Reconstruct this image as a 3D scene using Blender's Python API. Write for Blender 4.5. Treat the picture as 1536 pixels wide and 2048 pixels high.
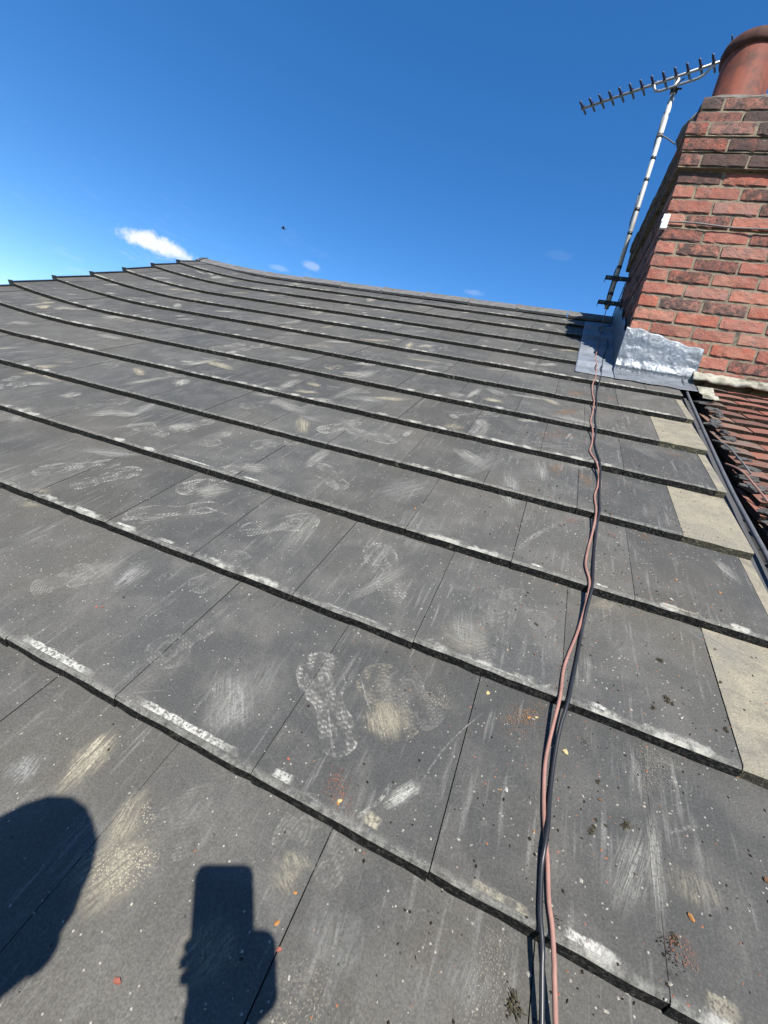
import bpy, bmesh, math, random
from mathutils import Vector, Matrix, noise as mnoise
R_ = math.radians
for o in list(bpy.data.objects): bpy.data.objects.remove(o)
scene = bpy.context.scene
COL = scene.collection

# ------------------------------------------------------------------ camera
ZR = 6.0                                   # height of the roof frame's origin above the ground
PITCH = R_(28)
cam_d = bpy.data.cameras.new('camera'); cam = bpy.data.objects.new('camera', cam_d); COL.objects.link(cam)
cam_d.sensor_fit = 'VERTICAL'; cam_d.sensor_height = 36; cam_d.lens = 14.587
cam_d.clip_start = 0.01; cam_d.clip_end = 6000
CAM = Vector((0.56774, -0.51212, 0.56007 + ZR))
c_r, c_d, c_f = Vector((0.917649, 0.323505, 0.230793)), Vector((0.273744, -0.09359, -0.957238)), Vector((-0.288071, 0.941587, -0.17444))
mw = Matrix.Identity(4)
for i in range(3):
    mw[i][0] = c_r[i]; mw[i][1] = -c_d[i]; mw[i][2] = -c_f[i]; mw[i][3] = CAM[i]
cam.matrix_world = mw
scene.camera = cam

# ------------------------------------------------------------------ node helper
class N:
    """a socket (or number) that can be written as arithmetic"""
    def __init__(s, t, k): s.t, s.k = t, k
    def _m(s, op, *a, clamp=False):
        n = s.t.nodes.new('ShaderNodeMath'); n.operation = op; n.use_clamp = clamp
        for i, x in enumerate((s,) + a):
            if isinstance(x, N): s.t.links.new(x.k, n.inputs[i])
            else: n.inputs[i].default_value = x
        return N(s.t, n.outputs[0])
    def __add__(s, o): return s._m('ADD', o)
    __radd__ = __add__
    def __mul__(s, o): return s._m('MULTIPLY', o)
    __rmul__ = __mul__
    def __sub__(s, o): return s._m('SUBTRACT', o)
    def __rsub__(s, o): return (s * -1) + o
    def __truediv__(s, o): return s._m('DIVIDE', o)
    def abs(s): return s._m('ABSOLUTE')
    def sin(s): return s._m('SINE')
    def sqrt(s): return s._m('SQRT')
    def mx(s, o): return s._m('MAXIMUM', o)
    def mn(s, o): return s._m('MINIMUM', o)
    def frac(s): return s._m('FRACT')
    def gt(s, o): return s._m('GREATER_THAN', o)
    def sat(s): return s._m('ADD', 0.0, clamp=True)
    def ramp(s, a, b, lo=0.0, hi=1.0):
        n = s.t.nodes.new('ShaderNodeMapRange'); n.interpolation_type = 'SMOOTHSTEP'
        s.t.links.new(s.k, n.inputs[0])
        rev = a > b
        for i, x in enumerate((b, a, hi, lo) if rev else (a, b, lo, hi)): n.inputs[i + 1].default_value = x
        return N(s.t, n.outputs[0])

class Mat:
    def __init__(s, name):
        s.m = bpy.data.materials.new(name); s.m.use_nodes = True; s.t = s.m.node_tree; s.t.nodes.clear()
        s.out = s.t.nodes.new('ShaderNodeOutputMaterial')
    def node(s, typ, **kw):
        n = s.t.nodes.new(typ)
        for k, v in kw.items(): setattr(n, k, v)
        return n
    def link(s, a, b): s.t.links.new(a.k if isinstance(a, N) else a, b)
    def coord(s, which='Object', obj=None):
        n = s.node('ShaderNodeTexCoord')
        if obj: n.object = obj
        return n.outputs[which]
    def info(s, which): return s.node('ShaderNodeObjectInfo').outputs[which]
    def rnd(s): return N(s.t, s.info('Random'))
    def xyz(s, v):
        n = s.node('ShaderNodeSeparateXYZ'); s.link(v, n.inputs[0]); return [N(s.t, o) for o in n.outputs]
    def vec(s, x, y, z=0.0):
        n = s.node('ShaderNodeCombineXYZ')
        for i, a in enumerate((x, y, z)):
            if isinstance(a, N): s.link(a, n.inputs[i])
            else: n.inputs[i].default_value = a
        return n.outputs[0]
    def map(s, v, scale=(1, 1, 1), rot=(0, 0, 0), loc=(0, 0, 0)):
        n = s.node('ShaderNodeMapping'); s.link(v, n.inputs[0])
        n.inputs['Location'].default_value = loc; n.inputs['Rotation'].default_value = rot; n.inputs['Scale'].default_value = scale
        return n.outputs[0]
    def noise(s, v, scale, detail=3, rough=.55, dist=0.0):
        n = s.node('ShaderNodeTexNoise'); s.link(v, n.inputs['Vector'])
        n.inputs['Scale'].default_value = scale; n.inputs['Detail'].default_value = detail
        n.inputs['Roughness'].default_value = rough; n.inputs['Distortion'].default_value = dist
        return N(s.t, n.outputs['Fac'])
    def voro(s, v, scale, rand=1.0):
        n = s.node('ShaderNodeTexVoronoi'); s.link(v, n.inputs['Vector']); n.inputs['Scale'].default_value = scale
        n.inputs['Randomness'].default_value = rand
        return N(s.t, n.outputs['Distance']), n.outputs['Color']
    def mix(s, f, a, b, mode='MIX'):
        n = s.node('ShaderNodeMix', data_type='RGBA', blend_type=mode)
        if isinstance(f, N): s.link(f, n.inputs[0])
        else: n.inputs[0].default_value = f
        for i, c in ((6, a), (7, b)):
            if isinstance(c, tuple): n.inputs[i].default_value = c if len(c) == 4 else c + (1,)
            else: s.link(c, n.inputs[i])
        return n.outputs[2]
    def bump(s, height, strength=.4, dist=.003):
        n = s.node('ShaderNodeBump'); n.inputs['Strength'].default_value = strength; n.inputs['Distance'].default_value = dist
        s.link(height, n.inputs['Height']); return n.outputs[0]
    def bsdf(s, col, rough=.7, metal=0.0, bump=None, spec=.4, surf=True):
        n = s.node('ShaderNodeBsdfPrincipled')
        if isinstance(col, tuple): n.inputs['Base Color'].default_value = col + (1,) if len(col) == 3 else col
        else: s.link(col, n.inputs['Base Color'])
        if isinstance(rough, N): s.link(rough, n.inputs['Roughness'])
        else: n.inputs['Roughness'].default_value = rough
        n.inputs['Metallic'].default_value = metal; n.inputs['Specular IOR Level'].default_value = spec
        if bump is not None: s.link(bump, n.inputs['Normal'])
        if surf: s.link(n.outputs[0], s.out.inputs[0])
        return n.outputs[0]

# ------------------------------------------------------------------ world: blue sky with small clouds
SUN = Vector((0.26427, -0.54471, 0.79590)).normalized()       # towards the sun
world = bpy.data.worlds.new('World'); scene.world = world; world.use_nodes = True
wt = world.node_tree; wt.nodes.clear()
class WM(Mat):
    def __init__(s, t): s.t = t
W_ = WM(wt)
wout = wt.nodes.new('ShaderNodeOutputWorld'); bg = wt.nodes.new('ShaderNodeBackground')
sky = wt.nodes.new('ShaderNodeTexSky'); sky.sky_type = 'NISHITA'; sky.sun_disc = False
sky.sun_elevation = math.asin(SUN.z); sky.sun_rotation = math.atan2(SUN.x, SUN.y)
sky.altitude = 0; sky.air_density = 0.85; sky.dust_density = 0.2; sky.ozone_density = 2.5
hs = wt.nodes.new('ShaderNodeHueSaturation'); hs.inputs['Saturation'].default_value = 1.32; hs.inputs['Hue'].default_value = .503; hs.inputs['Value'].default_value = 1.0
wt.links.new(sky.outputs[0], hs.inputs['Color'])
SKY_S = 0.102
dirv = W_.coord('Generated')
CN = (W_.noise(W_.map(dirv, loc=(3.1, 0, 0)), 26, 5, .62), W_.noise(dirv, 90, 3, .6))
def cloud(center, right_to, half_len, half_wid, seed, dens):
    """one cumulus: an ellipse of the sky sphere, broken up by noise"""
    c = Vector(center).normalized(); a = (Vector(right_to) - c); a = (a - c * a.dot(c)).normalized(); b = c.cross(a)
    def dot(v, off=0.0):
        n = wt.nodes.new('ShaderNodeVectorMath'); n.operation = 'DOT_PRODUCT'; wt.links.new(dirv, n.inputs[0]); n.inputs[1].default_value = v
        return N(wt, n.outputs['Value'])
    n1, n2 = CN
    x = dot(a) / half_len; y = dot(b) / half_wid; fwd = dot(c).gt(.5)
    r = (x * x + y * y).sqrt() + (n1 - .5) * 1.25 + (n2 - .5) * .6
    return r.ramp(.98, .35) * fwd * dens
cl = cloud((-.7354, .6310, .2405), (-.6945, .6767, .2405), .075, .021, 3.1, .92)
for c_, r_, l_, w_, s_, d_ in (((-0.5178, 0.801, 0.3006), (-0.4867, 0.8206, 0.2996), 0.026, 0.011, 1, 0.26),((-0.5722, 0.7717, 0.2777), (-0.5474, 0.7887, 0.2798), 0.024, 0.007, 2, 0.16),((-0.0542, 0.9098, 0.4115), (-0.0165, 0.9124, 0.4089), 0.03, 0.01, 3, 0.03),((-0.206, 0.9208, 0.3311), (-0.1747, 0.9276, 0.3304), 0.03, 0.008, 5, 0.12),
                               ((.92, .38, .15), (.97, .2, .14), .10, .03, 2.4, .7), ((.3, -.9, .2), (.4, -.88, .2), .1, .03, 4.4, .7)):
    cl = cl.mx(cloud(c_, r_, l_, w_, s_, d_))
wz = W_.xyz(dirv)[2]
wisp = W_.noise(W_.map(dirv, scale=(1, 1, 3.2), loc=(1.7, .3, .9)), 9, 5, .68)
wisp = wisp.ramp(.55, .78) * wz.ramp(.40, .16) * .16
cl = cl.mx(wisp)
skyc = W_.mix(cl, hs.outputs[0], (5.0, 5.15, 5.4, 1))
wt.links.new(skyc, bg.inputs['Color']); bg.inputs['Strength'].default_value = SKY_S
wt.links.new(bg.outputs[0], wout.inputs['Surface'])

# ------------------------------------------------------------------ sun, exposure
sun_d = bpy.data.lights.new('sun', 'SUN'); sun_d.energy = 5.0; sun_d.angle = R_(.53); sun_d.color = (1, .955, .88)
sun = bpy.data.objects.new('sun', sun_d); COL.objects.link(sun)
sun.rotation_euler = SUN.to_track_quat('Z', 'Y').to_euler(); sun.location = (2, -4, 14)
vs = scene.view_settings; vs.view_transform = 'Standard'; vs.look = 'None'; vs.exposure = 1.05; vs.gamma = 1; vs.use_curve_mapping = False
scene.render.engine = 'CYCLES'; scene.cycles.transparent_max_bounces = 32

# ------------------------------------------------------------------ frames, roof surface
W, G, T = .298, .34525, .024              # tile cover width, gauge, thickness
RF = Matrix.Translation((0, 0, ZR)) @ Matrix.Rotation(PITCH, 4, 'X')     # roof frame: x along the courses, y up the slope, z off the roof
RFI = RF.inverted()
def ss(a, b, x):
    q = min(max((x - a) / (b - a), 0), 1); return q * q * (3 - 2 * q)
def sag(u, v):                            # old rafters: the deck lifts towards the gable and the ridge
    q = max((-8.0 * W - u) / (4 * W), 0); return .085 * q * q + .024 * ss(8.2 * G, 11 * G, v)
U_L, U_R = -12 * W, 4.1 * W               # verge and right-hand edge
CH_U, CH_Y, CH_Z = .902, 2.437, 1.296 + ZR  # chimney: front left corner at roof level
CH_W, CH_D = 5 * .225 - .01, 1.24

# ------------------------------------------------------------------ object helpers
def mesh_data(name, verts, faces, mats=(), idx=None, smooth=False, uvs=None):
    me = bpy.data.meshes.new(name); me.from_pydata([tuple(v) for v in verts], [], faces)
    for m in mats: me.materials.append(m.m if isinstance(m, Mat) else m)
    if idx: me.polygons.foreach_set('material_index', idx)
    if smooth: me.polygons.foreach_set('use_smooth', [True] * len(me.polygons))
    if uvs:
        l = me.uv_layers.new(name='UVMap')
        for p in me.polygons:
            for li, vi in zip(p.loop_indices, p.vertices): l.data[li].uv = uvs[vi]
    me.update(); return me
def obj(name, me, parent=None, matrix=None):
    o = bpy.data.objects.new(name, me); COL.objects.link(o)
    if parent: o.parent = parent
    if matrix is not None:
        if parent: o.matrix_local = matrix
        else: o.matrix_world = matrix
    return o
def empty(name, matrix): return obj(name, None, None, matrix)
def tag(o, label=None, cat=None, group=None, kind=None):
    if label: o['label'] = label
    if cat: o['category'] = cat
    if group: o['group'] = group
    if kind: o['kind'] = kind
    return o
class MB:
    def __init__(s): s.v, s.f, s.i = [], [], []
    def add(s, vs_, fs, mi=0):
        b = len(s.v); s.v += [Vector(x) for x in vs_]; s.f += [[b + i for i in f] for f in fs]; s.i += [mi] * len(fs); return s
    def box(s, lo, hi, mi=0, mat=None):
        x0, y0, z0 = lo; x1, y1, z1 = hi
        vv = [Vector(p) for p in ((x0, y0, z0), (x1, y0, z0), (x1, y1, z0), (x0, y1, z0), (x0, y0, z1), (x1, y0, z1), (x1, y1, z1), (x0, y1, z1))]
        if mat is not None: vv = [mat @ p for p in vv]
        return s.add(vv, [(0, 3, 2, 1), (4, 5, 6, 7), (0, 1, 5, 4), (1, 2, 6, 5), (2, 3, 7, 6), (3, 0, 4, 7)], mi)
    def tube(s, pts, r, n=8, mi=0, cap=True):
        pts = [Vector(p) for p in pts]; rs = r if isinstance(r, (list, tuple)) else [r] * len(pts)
        ref = Vector((.31, .17, .93)); vv = []; ff = []
        for i, p in enumerate(pts):
            d = (pts[min(i + 1, len(pts) - 1)] - pts[max(i - 1, 0)]).normalized()
            a = ref - d * ref.dot(d)
            if a.length < 1e-4: a = d.orthogonal()
            a.normalize(); ref = a; b = d.cross(a)
            for k in range(n):
                t = 2 * math.pi * k / n; vv.append(p + (a * math.cos(t) + b * math.sin(t)) * rs[i])
        for i in range(len(pts) - 1):
            for k in range(n):
                k2 = (k + 1) % n; ff.append((i * n + k, i * n + k2, i * n + n + k2, i * n + n + k))
        if cap: ff += [tuple(range(n))[::-1], tuple(range((len(pts) - 1) * n, len(pts) * n))]
        return s.add(vv, ff, mi)
    def lathe(s, prof, n=32, c=(0, 0), mi=0):
        vv = []; ff = []
        for (r, z) in prof:
            for k in range(n):
                t = 2 * math.pi * k / n; vv.append((c[0] + r * math.cos(t), c[1] + r * math.sin(t), z))
        for i in range(len(prof) - 1):
            for k in range(n):
                k2 = (k + 1) % n; ff.append((i * n + k, i * n + k2, i * n + n + k2, i * n + n + k))
        return s.add(vv, ff, mi)
    def blob(s, c, r, seed, sub=1, amp=.35, mi=0):
        bm = bmesh.new(); bmesh.ops.create_icosphere(bm, subdivisions=sub, radius=1)
        rr = Vector(r) if not isinstance(r, (int, float)) else Vector((r, r, r)); cc = Vector(c)
        vv = []
        for v in bm.verts:
            q = v.co * (1 + amp * mnoise.noise(v.co * 1.7 + Vector((seed * 3.1, seed, 0)))); vv.append(cc + Vector((q.x * rr.x, q.y * rr.y, q.z * rr.z)))
        ff = [[v.index for v in f.verts] for f in bm.faces]; bm.free(); return s.add(vv, ff, mi)
    def build(s, name, mats, parent=None, matrix=None, smooth=False):
        mats = mats if isinstance(mats, (list, tuple)) else [mats]
        return obj(name, mesh_data(name, s.v, s.f, mats, s.i, smooth), parent, matrix)
def spline(pts, n=4):
    P = [Vector(p) for p in pts]; out = []
    for i in range(len(P) - 1):
        a, b, c, d = P[max(i - 1, 0)], P[i], P[i + 1], P[min(i + 2, len(P) - 1)]
        for k in range(n):
            t = k / n; out.append(.5 * ((2 * b) + (c - a) * t + (2 * a - 5 * b + 4 * c - d) * t * t + (3 * b - a - 3 * c + d) * t ** 3))
    return out + [P[-1]]

# ------------------------------------------------------------------ roof thing (frame used by the materials)
roof = empty('tiled_roof', RF)
tag(roof, 'large sloping roof of flat dark grey concrete tiles with dusty boot prints', 'roof')

# ------------------------------------------------------------------ materials
def tile_top(name, pale=False):
    m = Mat(name)
    P = m.coord('Object', roof); L = m.coord('Object'); lx, ly, lz = m.xyz(L); rnd = m.rnd()
    Q = m.vec(*[a + rnd * k for a, k in zip(m.xyz(P), (7.0, 3.0, 5.0))])     # broken up from tile to tile
    big = m.noise(P, 1.1, 3, .5); med = m.noise(Q, 9, 4, .6, .4); fine = m.noise(P, 330, 2, .7)
    if pale:
        col = m.mix(med.ramp(.3, .72), (.205, .182, .132, 1), (.145, .135, .108, 1))
        col = m.mix((m.noise(P, 30, 5, .7) * .6 + m.noise(Q, 5, 3, .6) * .4).ramp(.46, .66) * .6, col, (.085, .08, .068, 1))
    else:
        col = m.mix(big.ramp(.38, .62), (.0455, .0462, .0448, 1), (.0600, .0575, .0510, 1))
        col = m.mix(m.noise(P, 2.3, 2).ramp(.55, .75) * .4, col, (.076, .069, .056, 1))
        col = m.mix(med.ramp(.40, .72) * .7, col, (.084, .081, .074, 1))
        pt = (rnd * 7.3).frac(); v = m.mix(pt, (.84, .84, .84, 1), (1.14, 1.14, 1.14, 1)); col = m.mix(1.0, col, v, 'MULTIPLY')
        patch = {False: m.noise(Q, 5.5, 2, .6), True: m.noise(Q, 3.7, 2, .6)}
        # scuffs dragged down and across the slope
        for rot, sc, k, lo, hi in ((R_(6), (75, 5, 1), .50, .54, .74), (R_(-26), (95, 7, 1), .46, .56, .76), (R_(64), (60, 5, 1), .4, .58, .76)):
            st = m.noise(m.map(Q, scale=sc, rot=(0, 0, rot)), 1.0, 3, .68).ramp(lo, hi) * patch[rot > .5].ramp(*((.46, .66) if rot >= 0 else (.54, .36)))
            col = m.mix(st * k, col, (.19, .187, .173, 1))
        n1 = m.noise(P, 55, 4, .7); sw = m.noise(Q, 6, 1, .5, 2.2); ring = (sw * 95).sin().ramp(.55, 1.0) * patch[True].ramp(.5, .64) * n1.ramp(.42, .6)
        col = m.mix(ring * .10, col, (.20, .20, .185, 1))
        # lime bloom along the leading edge: two rubs a tile, sometimes a whole strip
        rub = ((((lx.abs() - .072) / .026) * ((lx.abs() - .072) / .026) + ((ly - .010) / .013) * ((ly - .010) / .013)).sqrt() + (n1 - .5) * 1.6).ramp(1.05, .55)
        rub = rub * (rnd * 13.7).frac().gt(.72) * m.noise(P, .9, 1).ramp(.42, .55)
        strip = (ly + (n1 - .5) * .03).ramp(.022, .010) * (lx.abs() + (n1 - .5) * .12).ramp(.135, .085) * m.noise(P, 24, 3, .6).ramp(.40, .60) * (rnd * 5.1).frac().gt(.72)
        edge = (ly + (n1 - .5) * .03).ramp(.016, .004) * .45 * (n1.ramp(.35, .65))
        col = m.mix((rub.mx(strip)).mx(edge).sat() * .8, col, (.30, .295, .26, 1))
    g = fine.ramp(.25, .8); col = m.mix(1.0, col, m.mix(g, (.72, .72, .72, 1), (1.28, 1.27, 1.25, 1)), 'MULTIPLY')
    sp, sc_ = m.voro(P, 95); gate = N(m.t, m.node('ShaderNodeSeparateColor').outputs[0]); m.link(sc_, gate.k.node.inputs[0])
    spk = sp.ramp(.17, .08) * gate.gt(.80); col = m.mix(spk * (.25 if pale else .6), col, (.36, .34, .30, 1))
    sp2, sc2 = m.voro(m.map(P, loc=(3, 1, 0)), 60); g2 = N(m.t, m.node('ShaderNodeSeparateColor').outputs[1]); m.link(sc2, g2.k.node.inputs[0])
    col = m.mix(sp2.ramp(.14, .07) * g2.gt(.86) * .75, col, (.022, .02, .017, 1))
    hgt = fine * .8 + med * .8
    m.bsdf(col, .82, 0, m.bump(hgt, .35, .0022), .3); return m
def crust(name, dark=(.007, .007, .0065, 1), light=(.075, .074, .066, 1)):
    m = Mat(name); P = m.coord('Object', roof)
    n = m.noise(P, 150, 5, .75); n2 = m.noise(P, 38, 4, .65)
    col = m.mix(n.ramp(.45, .75), dark, light); col = m.mix(n2.ramp(.60, .78) * .8, col, (light[0] * 1.8, light[1] * 1.8, light[2] * 1.5, 1))
    m.bsdf(col, .95, 0, m.bump(n + n2 * .7, 1.0, .009), .15); return m
M_TILE, M_PALE = tile_top('grey_concrete_tile'), tile_top('bare_buff_concrete', True)
M_EDGE, M_PEDGE = crust('sooty_tile_edge'), crust('buff_tile_edge', (.05, .046, .034, 1), (.20, .185, .13, 1))
def plain(name, col, rough=.6, metal=0.0, spec=.4, var=.25, scale=40, bump=.2, bd=.002, col2=None, dark=None):
    m = Mat(name); P = m.coord('Object'); n = m.noise(P, scale, 4, .6); n2 = m.noise(P, scale * 7, 2, .6)
    c2 = col2 or tuple(x * (1 - var) for x in col)
    c = m.mix(n.ramp(.35, .68), col, c2)
    c = m.mix(n2.ramp(.4, .75) * .35, c, tuple(x * .6 for x in col))
    if dark: c = m.mix(m.noise(P, scale * .4, 5, .7).ramp(.52, .66), c, dark)
    m.bsdf(c, rough, metal, m.bump(n + n2 * .5, bump, bd) if bump else None, spec); return m
M_FELT = plain('roofing_felt', (.018, .018, .018), .95)
M_RIDGE = plain('grey_ridge_tile', (.115, .112, .108), .85, 0, .3, .35, 14, .4, .004, (.075, .075, .074))
M_VERGE = plain('dark_plastic_verge', (.028, .034, .042), .45, 0, .5, .2, 60, .1)

# ------------------------------------------------------------------ the ground and the house under the roof (out of view)
mg = Mat('grass_and_paving'); gp = mg.coord('Object'); mg.bsdf(mg.mix(mg.noise(gp, .6, 5).ramp(.4, .6), (.05, .075, .025, 1), (.085, .085, .05, 1)), .95)
g = MB(); g.add([(-3000, -3000, 0), (3000, -3000, 0), (3000, 3000, 0), (-3000, 3000, 0)], [(0, 1, 2, 3)])
tag(g.build('ground', mg), kind='structure')
M_WALL = plain('far_brick_wall', (.30, .13, .09), .9, 0, .3, .3, 8, .3, .004)
RY = 4.21 * math.cos(PITCH)               # ridge line in plan
w = MB(); yb = -1.15; zt = ZR - .75
w.box((U_L + .06, yb, 0), (3.0, 2 * RY - yb, zt))
w.add([(U_L + .06, yb, zt), (U_L + .06, 2 * RY - yb, zt), (U_L + .06, RY, ZR + 1.88), (U_L + .3, yb, zt), (U_L + .3, 2 * RY - yb, zt), (U_L + .3, RY, ZR + 1.88)],
      [(0, 1, 2), (3, 5, 4), (0, 2, 5, 3), (1, 4, 5, 2)])
tag(w.build('house_wall', M_WALL), kind='structure')

# ------------------------------------------------------------------ roof: deck, tiles
d = MB()
nu, nv = 40, 16; vv = []
for j in range(nv + 1):
    for i in range(nu + 1):
        u = U_L + .02 + (1.30 - U_L - .02) * i / nu; v = -1.45 + (4.2 + 1.45) * j / nv; vv.append((u, v, sag(u, v) - .062))
d.add(vv, [(j * (nu + 1) + i, j * (nu + 1) + i + 1, (j + 1) * (nu + 1) + i + 1, (j + 1) * (nu + 1) + i) for j in range(nv) for i in range(nu)])
d.build('felt_underlay', M_FELT, roof)
_tm = {}
def tile_mesh(w, variant, pale):
    key = (round(w, 3), variant, pale)
    if key in _tm: return _tm[key]
    rg = random.Random(variant * 77 + int(w * 1000)); n = 9 if w > .2 else 5
    hw = w / 2 - .0008; L = .418; A, B, D = [], [], []
    wob = rg.uniform(0, 9)
    for i in range(n + 1):
        x = -hw + 2 * hw * i / n; c = (i in (0, n)) * .0006
        y = c + .0006 * math.sin(x * 31 + wob) + rg.uniform(-.0008, .0008)
        A.append((x, y + .0035 + rg.uniform(0, .002), 0)); B.append((x, y, -.0035 + rg.uniform(-.001, .001)))
        D.append((x, y - .0035 + rg.uniform(-.0016, .0016), -T - .004))
    k = n + 1; V = A + B + D + [(hw, L, 0), (-hw, L, 0), (hw, L, -.014), (-hw, L, -.014)]
    F = [tuple(range(k)) + (3 * k, 3 * k + 1)]; I = [0]
    for i in range(n):
        F.append((k + i, k + i + 1, i + 1, i)); I.append(0)
        F.append((2 * k + i, 2 * k + i + 1, k + i + 1, k + i)); I.append(1)
    F += [(k - 1, 2 * k - 1, 3 * k - 1, 3 * k + 2, 3 * k), (0, 3 * k + 1, 3 * k + 3, 2 * k, k)]; I += [1, 1]
    me = mesh_data('roof_tile', V, F, [M_PALE if pale else M_TILE, M_PEDGE if pale else M_EDGE], I); _tm[key] = me; return me
TILES = {}
rt = random.Random(5)
for k in range(-4, 12):
    xs = [-12.0]; x = -12.0 if k % 2 == 0 else -12.5
    while True:
        x += 1
        if x > 4.01: break
        xs.append(x)
    segs = [(a, b, False) for a, b in zip(xs[:-1], xs[1:])]
    segs.append((xs[-1], 4.1, True))
    for a, b, pale in segs:
        if k >= 8:
            if a >= 2.99: continue
            if b > 3.0: b = 3.0
            pale = False
        uc, w_ = (a + b) / 2 * W, (b - a) * W
        if k == 7 and pale: pale = False
        v0 = k * G + rt.uniform(-.0009, .0009); lift = rt.uniform(-.0009, .0009)
        if k == 0 and abs(a - 2) < .01: lift += .0012
        if k == 0 and abs(a - 3) < .01: lift -= .0004
        e = .01; hx = (sag(uc + e, v0) - sag(uc - e, v0)) / (2 * e); hy = (sag(uc, v0 + .3) - sag(uc, v0)) / .3
        ax = Vector((1, rt.uniform(-.0012, .0012), hx + rt.uniform(-.0015, .0015))).normalized(); ay = Vector((0, 1, hy - T / G + rt.uniform(-.0015, .0015)))
        az = ax.cross(ay).normalized(); ay = az.cross(ax)
        m4 = Matrix.Identity(4)
        for i in range(3): m4[i][0], m4[i][1], m4[i][2] = ax[i], ay[i], az[i]
        m4.translation = (uc, v0, sag(uc, v0) + lift)
        o = obj('roof_tile', tile_mesh(w_, rt.randrange(7), pale), roof, m4)
        if pale and b - a > .3: o['label'] = 'pale buff cut tile at the right edge of the roof'
        TILES.setdefault(k, []).append((a * W, b * W, v0, m4.translation.copy(), az.copy()))
def n_at(u, v):
    k = math.floor(v / G)
    row = TILES.get(k)
    if not row: return sag(u, v)
    for a, b, v0, p, az in row:
        if a - 1e-6 <= u <= b + 1e-6:
            if v < v0:
                k -= 1
                for a2, b2, v02, p2, az2 in TILES.get(k, row):
                    if a2 <= u <= b2: return p2.z - ((u - p2.x) * az2.x + (v - p2.y) * az2.y) / az2.z
            return p.z - ((u - p.x) * az.x + (v - p.y) * az.y) / az.z
    return sag(u, v) - T * (v / G - k)
# dry verge caps on the gable end, one for each course
vm = MB()
vm.box((-.016, -.004, -.07), (.030, .006, .012)); vm.box((-.016, .006, -.07), (-.010, .36, -.004)); vm.box((-.010, .006, -.0015), (.022, .34, .0040))
vme = mesh_data('verge_cap', vm.v, vm.f, [M_VERGE])
for k in range(-4, 12):
    s_ = sag(U_L, k * G); hy = (sag(U_L, k * G + .3) - s_) / .3
    obj('verge_cap', vme, roof, Matrix.Translation((U_L, k * G - .004, s_ + .004)) @ Matrix.Rotation(-math.atan(T / G - hy), 4, 'X'))
# ridge tiles
rm = MB(); prof = []
RV = 4.225                                # ridge line, up the slope
for i in range(9):
    t = -1 + 2 * i / 8; prof.append((t * .122, .052 - .080 * (abs(t) ** 1.35)))
def ridge_mesh(ln, seed):
    b = MB(); rg = random.Random(seed); vv = []
    for x in (0, .016, .022, ln * .5, ln - .007):
        for (y, z) in prof: vv.append((x, y, z + (.007 if x < .02 else 0)))
        for (y, z) in prof: vv.append((x, y * .93, z - .016))
    q = len(prof); ff = []
    for i in range(4):
        for j in range(q - 1): a = i * 2 * q + j; ff.append((a, a + 2 * q, a + 2 * q + 1, a + 1))
        a = i * 2 * q; ff.append((a + q, a + 3 * q, a + 2 * q, a)); a += q - 1; ff.append((a, a + 2 * q, a + 3 * q, a + q))
    for j in range(q - 1): ff.append((j, j + 1, q + j + 1, q + j)); a = 8 * q + j; ff.append((a + 1, a, a + q, a + q + 1))
    b.add(vv, ff); return mesh_data('ridge_tile', b.v, b.f, [M_RIDGE])
rme = ridge_mesh(.453, 1); UPR = RFI.to_3x3() @ Vector((0, 0, 1)); BKR = UPR.cross(Vector((1, 0, 0)))
joints = [-3.60, -3.136, -2.681, -2.216, -1.743, -1.274, -.821, -.371, .078, .525]
rr_ = random.Random(9)
for i, u0 in enumerate(joints):
    u1 = joints[i + 1] if i + 1 < len(joints) else CH_U - .005
    s0, s1 = (.024 + (sag(q_, 12 * G) - .024) * .72 for q_ in (u0, u1))
    m4 = Matrix.Identity(4); ax = Vector((1, 0, (s1 - s0) / (u1 - u0))).normalized(); az = (UPR - ax * UPR.dot(ax)).normalized(); ay = az.cross(ax)
    for j in range(3): m4[j][0], m4[j][1], m4[j][2] = ax[j] * (u1 - u0) / .453, ay[j], az[j]
    m4.translation = Vector((u0, RV, s0 - .028)) + UPR * rr_.uniform(-.002, .003)
    obj('ridge_tile', rme, roof, m4)
# end cap of the ridge at the gable
m4 = Matrix.Identity(4)
for j in range(3): m4[j][0], m4[j][1], m4[j][2] = (1, 0, 0)[j], BKR[j], UPR[j]
m4.translation = Vector((joints[0], RV, (.024 + (sag(joints[0], 12 * G) - .024) * .72) - .028)); e = MB()
q = len(prof); vv = [(-.024, y, z + .006) for y, z in prof] + [(0.03, y, z + .006) for y, z in prof] + [(-.024, .122, -.06), (-.024, -.122, -.06)]
e.add(vv, [tuple(range(q)) + (2 * q, 2 * q + 1)] + [(j, q + j, q + j + 1, j + 1) for j in range(q - 1)])
e.build('ridge_end_cap', M_VERGE, roof, m4)
# back slope
b = MB(); zr = (RF @ Vector((0, RV, -.05))); b.add([(U_L, zr.y, zr.z), (3.0, zr.y, zr.z), (3.0, zr.y + 5, zr.z - 5 * math.tan(PITCH)), (U_L, zr.y + 5, zr.z - 5 * math.tan(PITCH))], [(0, 1, 2, 3)])
o = b.build('back_slope', M_RIDGE); o.parent = roof; o.matrix_parent_inverse = RFI
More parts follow.
